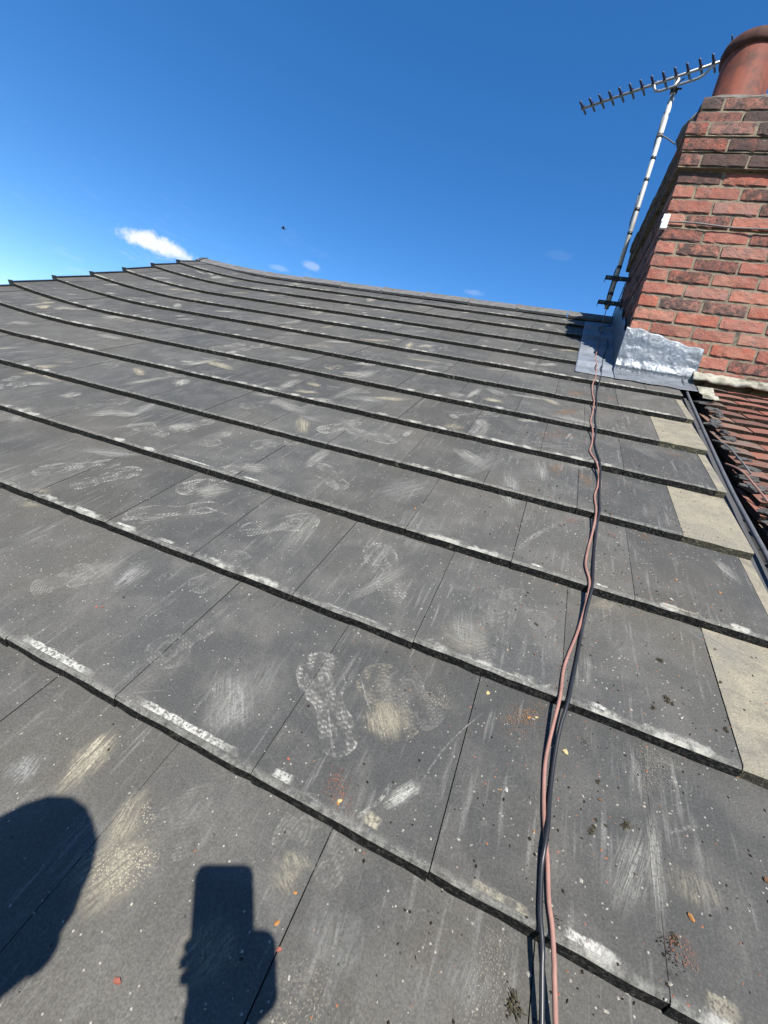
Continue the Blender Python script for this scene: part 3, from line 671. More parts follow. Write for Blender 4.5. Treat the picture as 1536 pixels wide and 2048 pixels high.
# ------------------------------------------------------------------ flashings round the chimney foot
def foil_mat(name, col, rough, metal=1.0, k=.5):
    m = Mat(name); P = m.coord('Object'); n = m.noise(P, 26, 3, .6, 1.2); n2 = m.noise(P, 8, 4, .6)
    m.bsdf(m.mix(n2.ramp(.4, .65), col, tuple(c * .72 for c in col)), m.noise(P, 14, 3).ramp(.3, .7, rough * .8, rough * 1.35), metal, m.bump(n, k, .010), .5); return m
M_FOIL = foil_mat('crinkled_aluminium_foil', (.125, .142, .162, 1), .46, .35, .28)
M_LEAD = foil_mat('blue_grey_flashing_tape', (.150, .168, .192, 1), .6, .25, .12)
B2 = RFI @ Vector((CH_U, CH_Y, CH_Z))                        # chimney corner in roof coordinates
def crinkle(x, y, s=1.0):
    v = Vector((x, y, 3.3)); t = 0
    for k, a in ((8, .45), (19, .40), (43, .28), (90, .10)):
        t += a * (1 - 2 * abs(mnoise.noise(v * k)))
    return t * .011 * s
foil = MB(); nx, ny = 120, 60; vv = []
for j in range(ny + 1):
    for i in range(nx + 1):
        t = j / ny; x = CH_U - .016 + (1.318 - CH_U + .016) * i / nx
        top = .238 + (.172 - .238) * ss(CH_U, 1.312, x) + .004 * math.sin(x * 60)
        tot = top + .215 + .010 * math.sin(x * 37); sdist = tot * (1 - t)   # 0 = bottom of the apron
        ap = tot - top
        if sdist > ap:
            z = sdist - ap; p = Vector((x, CH_Y - .010 - crinkle(x, z, .55) * ss(top + .01, top - .05, z) - .012 * ss(.06, 0, z), CH_Z + z))
            p = RFI @ p
        else:
            v = B2.y - .012 - (ap - sdist) * .98; v_ = v; p = Vector((x, v_, n_at(x, v_) + .006 + abs(crinkle(x, v * 1.3, .6)) * (.35 + .65 * ss(0, .05, sdist)) + .012 * ss(.06, 0, ap - sdist)))
        vv.append(p)
foil.add(vv, [(j * (nx + 1) + i, (j + 1) * (nx + 1) + i, (j + 1) * (nx + 1) + i + 1, j * (nx + 1) + i + 1) for j in range(ny) for i in range(nx)])
o = foil.build('foil_flashing', M_FOIL, None, RF, True); sm = o.modifiers.new('thickness', 'SOLIDIFY'); sm.thickness = .0012
tag(o, 'crinkled silver foil flashing wrapped round the front foot of the chimney', 'flashing')
sh = MB(); nx, ny = 22, 70; vv = []
for j in range(ny + 1):
    for i in range(nx + 1):
        v = 2.545 + (4.06 - 2.545) * j / ny; u = .668 + .010 * j / ny + (CH_U + .012 - .672) * i / nx
        # the tape is pressed over the course edges and softened
        q = max(n_at(u, v + dv) for dv in (-.03, -.015, 0, .015)); q = .5 * q + .5 * n_at(u, v + .004) if q - n_at(u, v) < .004 else q - .004 * 0
        lift = .005 + .0015 * mnoise.noise(Vector((u * 20, v * 20, 1))); turn = ss(CH_U - .05, CH_U + .0, u)
        vv.append((min(u, CH_U - .006), v, q + lift + .0))
sh.add(vv, [(j * (nx + 1) + i, j * (nx + 1) + i + 1, (j + 1) * (nx + 1) + i + 1, (j + 1) * (nx + 1) + i) for j in range(ny) for i in range(nx)])
o = sh.build('flashing_tape', M_LEAD, None, RF, True); sm = o.modifiers.new('thickness', 'SOLIDIFY'); sm.thickness = .0015
tag(o, 'flat blue grey flashing tape stuck over the tiles left of the chimney', 'flashing')
sd = MB(); nx, ny = 60, 10; vv = []
for j in range(ny + 1):
    for i in range(nx + 1):
        yv = CH_Y - .012 + (CH_D + .02) * i / nx; t = j / ny; top = .20 + .05 * ((i // 9) % 2) * .6
        zr_ = (yv) * math.tan(PITCH) + ZR + .0
        vv.append((CH_U - .009 - crinkle(yv, t * .2, .55) * (1 - t * .6), yv, zr_ - .03 + (top + .03) * t))
sd.add(vv, [(j * (nx + 1) + i, j * (nx + 1) + i + 1, (j + 1) * (nx + 1) + i + 1, (j + 1) * (nx + 1) + i) for j in range(ny) for i in range(nx)])
o = sd.build('side_flashing', M_FOIL, None, Matrix.Identity(4), True); sm = o.modifiers.new('thickness', 'SOLIDIFY'); sm.thickness = .0012
tag(o, 'shaded foil flashing running up the left side of the chimney', 'flashing')
# mortar fillet / old flashing to the right of the foil
M_FILL = plain('lime_stained_lead', (.30, .285, .235), .85, .0, .3, .4, 26, .8, .008, (.18, .17, .13), (.09, .085, .06))
fl = MB(); nx, ny = 80, 8; vv = []
for j in range(ny + 1):
    for i in range(nx + 1):
        u = 1.300 + .76 * i / nx; t = j / ny; wv = .012 * math.sin(u * 24 + 1) + .008 * math.sin(u * 61)
        v = B2.y + .004 - (.060 + wv * .6) * t; n = .046 - .018 * t + wv * .55 * t + .006 * mnoise.noise(Vector((u * 30, t * 4, 0))) - .035 * ss(.8, 1.0, t) * .35
        vv.append((u, v, n))
fl.add(vv, [(j * (nx + 1) + i, (j + 1) * (nx + 1) + i, (j + 1) * (nx + 1) + i + 1, j * (nx + 1) + i + 1) for j in range(ny) for i in range(nx)])
o = fl.build('old_flashing', M_FILL, None, RF, True); sm = o.modifiers.new('thickness', 'SOLIDIFY'); sm.thickness = .007
tag(o, 'wavy lime stained flashing under the chimney bricks above the red tiles', 'flashing')
# wire and clip
M_BLACK = plain('black_cable_sheath', (.016, .017, .019), .42, 0, .5, .3, 30, .1, .001)
M_GREYW = plain('grey_wire', (.12, .115, .11), .6)
wz_ = .826
pts = [(CH_U - .004 + x_, CH_Y - .009 - .004 * abs(math.sin(x_ * 9)), CH_Z + wz_ - .012 * x_ + .004 * math.sin(x_ * 13)) for x_ in [k * .05 for k in range(24)]]
q = MB(); q.tube(pts, .0042, 7); tag(q.build('wire', M_GREYW, None, None, True), 'thin grey wire strung across the chimney bricks', 'wire')
M_WHITE = plain('white_plastic', (.72, .74, .76), .4, 0, .5, .08, 30, 0)
q = MB(); q.box((CH_U - .012, CH_Y - .022, CH_Z + wz_ - .040), (CH_U + .022, CH_Y - .003, CH_Z + wz_ + .036)); q.box((CH_U - .016, CH_Y - .024, CH_Z + wz_ - .008), (CH_U + .004, CH_Y - .016, CH_Z + wz_ + .010))
o = q.build('cable_clip', M_WHITE); bv = o.modifiers.new('bevel', 'BEVEL'); bv.width = .003; bv.segments = 2
tag(o, 'small white plastic clip at the chimney corner where the wire starts', 'clip')

# ------------------------------------------------------------------ TV aerial
MX, MY = .800, 3.36; MZ0, MZ1 = 1.955 + ZR, 3.575 + ZR
M_ALU = plain('aluminium_tube', (.34, .345, .35), .5, .5, .5, .2, 30, .1)
M_STEEL = plain('galvanised_mast', (.46, .455, .43), .55, .3, .5, .2, 20, .1)
M_DBLUE = plain('dark_plastic_element', (.022, .026, .06), .4, 0, .5, .2, 30, 0)
M_RUST = plain('blackened_bracket', (.03, .028, .027), .6, .3, .4, .3, 40, .3)
aer = empty('television_aerial', Matrix.Translation((MX, MY, MZ0))); tag(aer, 'rooftop television aerial on a tall pale mast bracketed to the chimney', 'aerial')
def part(mb, name, mat, parent=aer, smooth=True):
    mi = Matrix.Translation((-MX, -MY, -MZ0)); mb.v = [mi @ v for v in mb.v]; return mb.build(name, mat, parent, None, smooth)
q = MB(); q.tube([(MX, MY, MZ0), (MX, MY, MZ0 + .8), (MX, MY, MZ1)], .0165, 14); mast = part(q, 'mast', M_STEEL)
for z_ in (.10, .30, .55, .72, .93, 1.08, 1.235):
    q = MB(); q.tube([(MX, MY, MZ0 + z_), (MX, MY, MZ0 + z_ + .022)], .0182, 14); part(q, 'tape_band', M_BLACK, mast)
q = MB(); cp = []
for k in range(60):
    t = k / 59; z_ = MZ0 + .05 + t * (1.50); an = 2.2 + 1.3 * math.sin(t * 17); cp.append((MX + math.cos(an) * .0215, MY + math.sin(an) * .0215 , z_))
q.tube(cp, .0042, 6); part(q, 'coaxial_lead', M_BLACK, mast)
for z_ in (2.175, 1.990):
    z_ += ZR; q = MB(); q.box((.722, MY - .030, z_ - .016), (.790, MY - .026, z_ + .016)); q.box((.788, MY - .030, z_ - .016), (CH_U + .03, MY - .022, z_ + .016)); q.box((.722, MY - .030, z_ - .016), (.726, MY + .03, z_ + .016))
    o = part(q, 'wall_bracket', M_RUST, smooth=False)
    q = MB(); q.tube([(MX, MY, z_ - .012), (MX, MY, z_ + .012)], .0225, 12); part(q, 'clamp_ring', M_RUST, o)
    for bx in (.742, .760, .835):
        q = MB(); q.tube([(bx, MY - .036, z_), (bx, MY - .018, z_)], .005, 6); part(q, 'bolt', M_ALU, o)
BZ = 3.560 + ZR
bl, br_ = Vector((.160, 3.612 - .010, BZ)), Vector((1.10, 3.178, BZ)); bd = (br_ - bl).normalized(); bs = Vector((-bd.y, bd.x, 0))
q = MB(); q.tube([bl, bl.lerp(br_, .5), br_], .0095, 10); boom = part(q, 'boom', M_ALU)
for k in range(14):
    p = Vector((.171 + k * .0680, 0, BZ)); t = (p.x - bl.x) / bd.x; p = bl + bd * t; hl = .070 + .006 * k / 13
    q = MB(); q.tube([p - bs * hl + Vector((0, 0, .004)), p + bs * hl + Vector((0, 0, .004))], .0078, 8); e_ = part(q, 'director_element', M_DBLUE)
    q = MB(); q.box((-.010, -.012, -.004), (.010, .012, .019), mat=Matrix.Translation(p) @ Matrix.Rotation(math.atan2(bd.y, bd.x), 4, 'Z')); part(q, 'element_clip', M_DBLUE, e_, False)
p = bl + bd * ((1.065 - bl.x) / bd.x); q = MB()
for s_ in (-1, 1): q.tube([p + Vector((0, 0, .02)) - bs * .09 + Vector((0, 0, s_ * .05)), p + bs * .09 + Vector((0, 0, s_ * .05))], .005, 8)
q.tube([p - Vector((0, 0, .06)), p + Vector((0, 0, .06))], .006, 8); part(q, 'reflector', M_DBLUE)
# cradle: U-shaped support tube under the boom
def bp(u, dz): t = (u - bl.x) / bd.x; return bl + bd * t + Vector((0, 0, dz))
q = MB(); q.tube(spline([bp(.655, -.004), bp(.668, -.04), bp(.70, -.062), bp(.76, -.063), bp(.86, -.063), bp(.93, -.060), bp(.965, -.035), bp(.985, -.004)], 5), .0085, 8); cr = part(q, 'cradle', M_ALU)
for u in (.657, .984):
    q = MB()
    for dz in (-.006, 0, .006): q.tube([bp(u - .014, dz + .010), bp(u - .014, dz - .012), bp(u + .014, dz - .012), bp(u + .014, dz + .010)], .0026, 6)
    part(q, 'tie', M_ALU, cr)
q = MB(); q.tube([(MX, MY, BZ - .078), (MX, MY, BZ - .05)], .024, 12); q.tube([(MX - .03, MY - .02, BZ - .063), (MX + .045, MY - .02, BZ - .063)], .006, 8); part(q, 'mast_clamp', M_RUST, cr)
q = MB(); q.tube(spline([bp(.84, -.03), bp(.81, -.045), bp(.79, -.075), (MX, MY - .03, BZ - .10), (MX - .018, MY - .02, BZ - .16)], 5), .004, 6); part(q, 'coaxial_tail', M_BLACK, cr)
q = MB(); q.tube(spline([(MX, MY - .02, 3.194 + ZR), (MX + .05, MY, 3.186 + ZR), (CH_U + .02, MY + .03, 3.165 + ZR)], 4), .0045, 6); q.tube([(MX, MY, 3.186 + ZR), (MX, MY, 3.202 + ZR)], .020, 12); part(q, 'stay', M_GREYW)

# ------------------------------------------------------------------ cables down the roof
PINK = [(0.787,3.144),(0.779,2.914),(0.787,2.737),(0.786,2.518),(0.772,2.357),(0.774,2.172),(0.782,1.986),(0.770,1.784),(0.782,1.677),(0.783,1.574),(0.775,1.475),(0.795,1.389),(0.809,1.309),(0.808,1.227),(0.797,1.141),(0.800,1.063),(0.799,0.993),(0.793,0.913),(0.785,0.852),(0.778,0.765),(0.788,0.702),(0.785,0.636),(0.772,0.540),(0.753,0.452),(0.746,0.409),(0.743,0.346),(0.737,0.286),(0.732,0.226),(0.733,0.183),(0.736,0.143),(0.741,0.108),(0.746,0.081),(0.751,0.037),(0.757,0.012),(0.762,-0.018),(0.767,-0.047),(0.772,-0.075),(.79,-.16),(.80,-.34),(.81,-.7)]
BLACK = [(0.833,3.046),(0.821,2.848),(0.815,2.557),(0.800,2.307),(0.792,2.119),(0.795,1.980),(0.790,1.830),(0.794,1.684),(0.793,1.579),(0.799,1.488),(0.809,1.388),(0.814,1.289),(0.813,1.204),(0.811,1.116),(0.811,1.057),(0.807,0.998),(0.803,0.893),(0.798,0.792),(0.794,0.684),(0.785,0.601),(0.772,0.466),(0.764,0.396),(0.757,0.337),(0.749,0.288),(0.745,0.223),(0.743,0.167),(0.742,0.124),(0.739,0.078),(0.740,0.042),(0.742,0.015),(0.747,-0.009),(0.751,-0.039),(0.756,-0.075),(.765,-.15),(.775,-.34),(.78,-.7)]
def cable(path, r, extra, hump):
    pts = []
    for i, (u, v) in enumerate(path):
        pts.append(Vector((u, v, 0)))
    pts = spline(pts, 5); out = []
    for p in pts:
        k = math.floor(p.y / G); f_ = p.y / G - k                    # rests on the leading edges, hangs a little between them
        e0 = n_at(p.x, k * G + .006); e1 = n_at(p.x, (k + 1) * G + .006)
        base = n_at(p.x, p.y); chord = e0 + (e1 - e0) * f_
        t = ss(.55, 1.0, f_); n = base * (1 - t) + chord * t
        if f_ < .03: n = max(n, e0)
        if f_ > .93: n = max(n, e1)
        out.append(Vector((p.x, p.y, max(base, n) + r + .0008 + hump * max(0, mnoise.noise(Vector((p.y * 6, r * 900, 0)))))))
    return spline([Vector(e) for e in extra], 6)[:-1] + out
pk = cable(PINK, .0032, [(.800, 3.87, .185), (.800, 3.80, .10), (.797, 3.6, .03), (.793, 3.4, .014), (.790, 3.25, .010), (.787, 3.144, .008)], .004)
# the black lead crosses over the pink one low down the roof
bkp = cable(BLACK, .0034, [(CH_U - .02, 4.02, .33), (CH_U - .03, 4.0, .10), (.865, 3.9, .03), (.80, 3.80, .03), (.79, 3.70, .022), (.845, 3.55, .014), (.853, 3.3, .010), (.833, 3.046, .008)], .004)
for p in bkp:
    dist = min((Vector((p.x - q_.x, p.y - q_.y)).length for q_ in pk)); p.z += .0062 * ss(.010, .004, dist) if p.y < 3.0 else 0
M_PINK = plain('dusty_pink_cable_sheath', (.25, .132, .105), .7, 0, .35, .25, 20, .15, .001)
q = MB(); q.tube(pk, .0032, 9); tag(q.build('pink_cable', M_PINK, None, RF, True), 'dusty pink cable trailing down the tiles from the chimney', 'cable')
q = MB(); q.tube(bkp, .0034, 9); tag(q.build('black_cable', M_BLACK, None, RF, True), 'black cable trailing down the tiles beside the pink one', 'cable')

# ------------------------------------------------------------------ right-hand edge: gutter strip, conduit, red clay roof
M_GUT = plain('lead_grey_gutter', (.055, .056, .06), .7, .1, .4, .35, 14, .3, .004, (.05, .052, .056))
q = MB(); vv = []; nv = 60
for j in range(nv + 1):
    v = -1.4 + (2.74 + 1.4) * j / nv
    for u, n in ((1.15, -.050), (1.245, -.046), (1.275, -.050), (1.300, -.075), (1.345, -.080)): vv.append((u, v, n + .003 * mnoise.noise(Vector((u * 9, v * 7, 0)))))
q.add(vv, [(j * 5 + i, j * 5 + i + 1, (j + 1) * 5 + i + 1, (j + 1) * 5 + i) for j in range(nv) for i in range(4)])
tag(q.build('valley_gutter', M_GUT, None, RF, True), 'grey metal gutter strip between the dark tiles and the red tiles', 'gutter')
M_PIPE = plain('grey_plastic_conduit', (.085, .09, .098), .5, 0, .4, .25, 12, .1)
q = MB(); q.tube(spline([(1.262, 2.745, -.004), (1.262, 2.50, -.016), (1.259, 2.18, -.018), (1.256, 1.83, -.019), (1.255, 1.45, -.019), (1.262, 1.20, -.018), (1.268, 1.0, -.018), (1.272, .5, -.018), (1.27, -.4, -.018), (1.27, -1.3, -.018)], 6), .0070, 14)
tag(q.build('conduit', M_PIPE, None, RF, True), 'grey conduit pipe running down the right edge of the dark roof', 'pipe')
red = empty('clay_tile_roof', RF @ Matrix.Translation((1.33, 2.7, -.02))); tag(red, 'neighbouring roof of small red clay tiles below the chimney', 'roof')
RI = Matrix.Translation((-1.33, -2.7, .02))
def red_mat():
    m = Mat('red_clay_tile'); L = m.coord('Object'); rnd = m.rnd(); x, y, z = m.xyz(L); P = m.vec(x + rnd * 13, y + rnd * 5, z)
    n = m.noise(P, 28, 5, .65); c = m.mix(n.ramp(.35, .65), (.17, .062, .043, 1), (.14, .07, .053, 1)); c = m.mix(1.0, c, m.info('Color'), 'MULTIPLY')
    c = m.mix((m.noise(P, 45, 5, .7) + N(m.t, m.info('Alpha')) * .4).ramp(.62, .85) * .8, c, (.11, .105, .085, 1))
    m.bsdf(c, .9, 0, m.bump(n + m.noise(P, 200, 2) * .4, .5, .003), .2); return m
M_RED, M_REDE = red_mat(), crust('mossy_red_edge', (.018, .014, .011, 1), (.10, .06, .04, 1))
def red_mesh(seed, w=.165):
    rg = random.Random(seed); n = 6; hw = w / 2 - .0016; th = .021; V = []; cam_ = .004
    for y, dz, in ((0, 0), (.13, 0), (.262, 0)):
        for i in range(n + 1):
            x = -hw + 2 * hw * i / n; V.append((x, y + (rg.uniform(-.002, .002) if y == 0 else 0), cam_ * (1 - (x / hw) ** 2)))
    for i in range(n + 1): x = -hw + 2 * hw * i / n; V.append((x, rg.uniform(-.001, .003), cam_ * (1 - (x / hw) ** 2) - th + rg.uniform(-.002, .002)))
    k = n + 1; V += [(-hw, .262, -th), (hw, .262, -th)]; F = []; I = []
    for j in range(2):
        for i in range(n): a = j * k + i; F.append((a, a + 1, a + k + 1, a + k)); I.append(0)
    for i in range(n): F.append((3 * k + i, 3 * k + i + 1, i + 1, i)); I.append(1)
    F += [(0, k, 2 * k, 4 * k, 3 * k), (n, 4 * k - 1, 4 * k + 1, 3 * k - 1, 2 * k - 1)]; I += [1, 1]
    return mesh_data('clay_tile', V, F, [M_RED, M_REDE], I)
rmv = [red_mesh(i) for i in range(6)]; rmh = [red_mesh(20 + i, .095) for i in range(3)]
rq = random.Random(33)
for k in range(31):
    v = 2.676 - k * .0985; off = (k % 2) * .0825
    u = 1.318 + rq.uniform(-.014, .016); 
    for i in range(7):
        half = (i == 0 and k % 2 == 1); w_ = .095 if half else .165
        m4 = Matrix.Translation((u + w_ / 2 - 1.33, v - 2.7 + rq.uniform(-.004, .004), -.004 + rq.uniform(-.003, .003) + .02 - .012)) @ Matrix.Rotation(-.150 + rq.uniform(-.01, .01), 4, 'X') @ Matrix.Rotation(rq.uniform(-.02, .02), 4, 'Y') @ Matrix.Rotation(rq.uniform(-.012, .012), 4, 'Z')
        o = obj('clay_tile', rq.choice(rmh if half else rmv), red, m4); u += w_
        t = rq.choice(((1, 1, 1), (1.05, .95, .9), (.8, .8, .8), (.95, 1.05, 1.1), (.62, .75, .8), (1, .9, .85), (1.1, 1.1, 1.05))); o.color = t + (rq.choice((0, .1, .2, .3, .55)) + (.35 if i == 0 else 0),)
        if u > 2.30: break
dk = MB(); dk.add([(1.30, -1.4, -.09), (3.0, -1.4, -.09), (3.0, 2.78, -.09), (1.30, 2.78, -.09)], [(0, 1, 2, 3)]); dk.v = [RI @ x for x in dk.v]; dk.build('felt_underlay', M_FELT, red)
# dark bedding mortar and rubbish along the cut edge of the red tiles
M_LUMP = plain('old_dark_bedding', (.075, .073, .07), .9, 0, .3, .5, 30, 1.0, .01, (.035, .034, .033))
rl = random.Random(12)
for k in range(24):
    v = 2.60 - k * .084 + rl.uniform(-.02, .02); q = MB()
    q.blob((1.335 + rl.uniform(-.016, .03) - 1.33, v - 2.7, -.012 + rl.uniform(-.012, .006) + .02), (rl.uniform(.018, .050), rl.uniform(.014, .030), rl.uniform(.006, .012)), k, 2, .8)
    q.build('bedding_mortar', M_LUMP, red)
q = MB(); vv = []
for j in range(9):
    for i in range(9): u = 1.312 + .075 * i / 8; v = 2.42 + .20 * j / 8; vv.append((u + .02 * j / 8 * 0, v, .004 + .010 * math.sin(j * 1.1) * .5 + .006 * mnoise.noise(Vector((i * .7, j * .5, 3)))))
q.add(vv, [(j * 9 + i, j * 9 + i + 1, j * 9 + i + 10, j * 9 + i + 9) for j in range(8) for i in range(8)])
o = q.build('foil_scrap', M_FILL, None, RF, True); sm = o.modifiers.new('thickness', 'SOLIDIFY'); sm.thickness = .002
tag(o, 'pale scrap of flashing lying on the top corner of the red tiles', 'scrap')
for (v0, v1, uo) in ((1.93, 1.60, 0), (1.70, 1.35, .006)):
    q = MB(); q.tube(spline([(1.285 + uo, v0, -.03), (1.298 + uo, (v0 + v1) / 2 + .05, .004), (1.322 + uo, v1 + .06, .006), (1.345 + uo, v1, -.008)], 6), .0035, 6); 
    o = q.build('loose_wire', M_PINK if uo else M_GREYW, None, RF, True); tag(o, 'short pinkish wire end poking out beside the grey conduit' if uo else 'short grey wire end by the upper half of the conduit', 'wire')
#@@PART3
CHIPS = [('y',0.617,0.309,0.009),('o',0.697,0.292,0.008),('y',0.711,0.299,0.007),('w',0.705,0.293,0.006),('y',0.444,0.024,0.009),('o',0.443,0.020,0.006),('o',0.432,-0.125,0.008),('r',0.448,-0.144,0.009),('r',0.293,-0.240,0.012),('y',0.764,0.255,0.011),('o',0.931,0.098,0.011),('w',0.678,0.149,0.008),('b',0.820,0.200,0.007),('o',0.287,0.802,0.008),('o',1.001,0.823,0.007),('o',1.100,0.821,0.008),('w',0.977,0.731,0.010),('w',0.958,0.403,0.009),('r',0.339,0.043,0.007),('r',-0.218,0.134,0.006),('r',-0.207,0.140,0.006),('r',0.228,1.059,0.006),('w',0.047,0.315,0.006),('o',0.669,0.146,0.004),('w',0.888,0.002,0.004),('k',0.772,0.197,0.005),('w',0.794,0.193,0.005),('o',0.725,0.109,0.005),('b',1.043,0.190,0.011),('o',0.437,-0.090,0.006),('w',0.600,1.590,0.005),('y',0.634,0.413,0.005),('w',0.697,0.581,0.006),('w',0.828,0.407,0.006),('w',0.871,0.379,0.005),('o',0.127,0.822,0.005)]
CLUMPS = [(0.729,-0.071,0.020),(0.856,0.178,0.013),(0.807,0.146,0.010),(0.810,0.155,0.006),(0.910,0.403,0.010),(0.939,0.435,0.014),(0.947,0.429,0.008),(0.938,0.535,0.012),(0.908,0.065,0.011),(1.033,0.414,0.010),(1.048,0.530,0.007),(0.683,0.514,0.009),(0.817,0.227,0.008),(0.813,0.166,0.005),(0.827,0.164,0.005),(0.515,0.256,0.006),(1.059,0.626,0.006),(0.828,1.060,0.009),(0.842,1.048,0.008),(0.717,0.947,0.006),(0.568,0.992,0.006)]
# ------------------------------------------------------------------ crumbs and moss on the tiles
CH_COL = {'y': ('pale yellow', (.50, .40, .20)), 'o': ('orange', (.42, .20, .07)), 'w': ('whitish', (.42, .40, .36)), 'r': ('brick red', (.34, .12, .085)), 'b': ('brown', (.16, .09, .05)), 'k': ('black', (.02, .02, .018))}
M_CH = {k: plain('crumb_' + v[0].replace(' ', '_'), v[1], .9, 0, .2, .4, 120, .6, .002) for k, v in CH_COL.items()}
rc = random.Random(8); chip_me = {}
ORD = {-1: 'the lowest course', 0: 'the second course up', 1: 'the third course up', 2: 'the fourth course up', 3: 'the fifth course up', 4: 'the sixth course up'}
def where(u, v):
    d_ = u - .76
    return ORD.get(math.floor(v / G), 'an upper course') + (', just' if abs(d_) < .14 else ', well' if abs(d_) > .42 else ',') + (' right' if d_ > 0 else ' left') + ' of the cables'
for c, u, v, s in CHIPS:
    if c not in chip_me:
        q = MB(); q.blob((0, 0, 0), (1, .72, .42), ord(c), 1, .75); chip_me[c] = mesh_data('mortar_crumb', q.v, q.f, [M_CH[c]])
    o = obj('mortar_crumb', chip_me[c], None, RF @ Matrix.Translation((u, v, n_at(u, v) + s * .22)) @ Matrix.Rotation(rc.uniform(0, 6.3), 4, 'Z') @ Matrix.Diagonal((s * .5, s * .5 * rc.uniform(.6, 1.1), s * .45, 1)))
    tag(o, 'small %s mortar crumb on %s' % (CH_COL[c][0], where(u, v)), 'crumb', 'loose mortar crumbs on the tiles')
def moss_mesh(seed):
    q = MB(); rg = random.Random(seed)
    for k in range(26):
        r = rg.uniform(.1, 1) ** .7; a = rg.uniform(0, 6.3); q.blob((r * math.cos(a) * .8, r * math.sin(a) * .6, rg.uniform(0, .5) * (1 - r * .6)), (rg.uniform(.1, .3), rg.uniform(.06, .14), rg.uniform(.06, .16)), k + seed, 1, .8, k % 3)
    for k in range(10):
        a = rg.uniform(0, 6.3); p = Vector((math.cos(a) * .5, math.sin(a) * .4, .2)); q.tube([p, p + Vector((math.cos(a + .6) * .7, math.sin(a + .6) * .6, rg.uniform(0, .3)))], .05, 4, 2)
    return mesh_data('moss_clump', q.v, q.f, [plain('dry_moss', (.06, .05, .03), .95, 0, .1, .5, 60), plain('moss_soil', (.045, .032, .02), .95, 0, .1, .4, 60), plain('moss_straw', (.20, .15, .07), .9, 0, .1, .4, 60)])
mm = [moss_mesh(s) for s in (3, 11, 27)]
for i, (u, v, s) in enumerate(CLUMPS):
    o = obj('moss_clump', mm[i % 3], None, RF @ Matrix.Translation((u, v, n_at(u, v) + s * .05)) @ Matrix.Rotation(rc.uniform(0, 6.3), 4, 'Z') @ Matrix.Scale(s * .62, 4))
    tag(o, ('largest dry moss clump, on ' if i == 0 else 'dark moss clump on ' if s > .0085 else 'tiny moss scrap on ') + where(u, v), 'moss', 'moss clumps fallen on the tiles')
from collections import defaultdict
same = defaultdict(list)
for o in COL.objects:
    if o.get('category') in ('crumb', 'moss'): same[o['label']].append(o)
for lab, L in same.items():                                  # alike neighbours: say which by its place up the slope
    if len(L) < 2: continue
    L.sort(key=lambda o: (RFI @ o.matrix_world.translation).y if o.matrix_world.translation.length else 0)
    names = {2: ['lower', 'upper'], 3: ['lowest', 'middle', 'topmost'], 4: ['lowest', 'second lowest', 'third lowest', 'topmost']}.get(len(L))
    if names:
        for o, n_ in zip(L, names): o['label'] = n_ + ' ' + lab
# loose grit nobody could count
for name, col, n, seed, sz, lab in (('pale_grit', (.34, .32, .27), 2600, 1, (.0009, .0023), 'fine pale grit scattered over the dark tiles'), ('dark_grit', (.025, .02, .016), 900, 2, (.001, .0034), 'fine dark soil and moss grit scattered over the tiles'), ('brick_grit', (.30, .13, .075), 700, 3, (.0009, .0024), 'fine reddish brick grit on the tiles around the cables')):
    rg = random.Random(seed); q = MB()
    for k in range(n):
        for _ in range(30):
            if name == 'brick_grit' or rg.random() < .45: v = rg.uniform(-.2, 2.2); u = rg.gauss(.80, .22)
            else: v = rg.uniform(-.35, 1.6) ; u = rg.uniform(-.6, 1.2)
            if u < 1.2 and rg.random() < (1.2 if name == 'pale_grit' else ss(.0, .8, u) + .08): break
        else: continue
        if v / G - math.floor(v / G) < .02: continue
        s = rg.uniform(*sz) * (1.6 if rg.random() < .06 else 1); a = rg.uniform(0, 6.3); n0 = n_at(u, v); ca, sa = math.cos(a) * s, math.sin(a) * s; st = rg.uniform(.4, 1)
        q.add([(u + ca, v + sa, n0), (u - sa * st, v + ca * st, n0), (u - ca, v - sa, n0 + .0002), (u + sa * st, v - ca * st, n0), (u, v, n0 + s * .7)], [(0, 1, 4), (1, 2, 4), (2, 3, 4), (3, 0, 4)])
    tag(q.build(name, plain(name, col, .95, 0, .1, .4, 300, 0), None, RF), lab, 'grit', kind='stuff')

# ------------------------------------------------------------------ bird far off in the sky
q = MB(); q.blob((0, 0, 0), (.055, .13, .05), 2, 2, .1); q.blob((0, .13, .015), (.035, .045, .035), 5, 1, .1)
q.add([(0, -.10, 0), (.05, -.21, 0), (-.05, -.21, 0), (0, -.12, .015)], [(0, 1, 2), (0, 3, 1), (0, 2, 3), (1, 3, 2)])
bird = empty('bird', Matrix.Translation((-13.55, 18.255, 9.136 + ZR)) @ Matrix.Rotation(R_(120), 4, 'Z') @ Matrix.Scale(.7, 4)); tag(bird, 'tiny dark bird flying in the blue sky above the ridge', 'bird')
M_BIRD = plain('dark_feathers', (.03, .028, .027), .8)
q.build('body', M_BIRD, bird, None, True)
for s in (-1, 1):
    q = MB(); q.add([(s * .03, .07, .02), (s * .03, -.06, .02), (s * .13, -.04, .07), (s * .13, .08, .075), (s * .24, -.05, .05), (s * .22, .02, .055), (s * .03, 0, .03), (s * .13, .02, .085)], [(0, 1, 2, 3), (3, 2, 4, 5), (0, 6, 7, 3), (6, 1, 2, 7)]); q.build('wing', M_BIRD, bird)

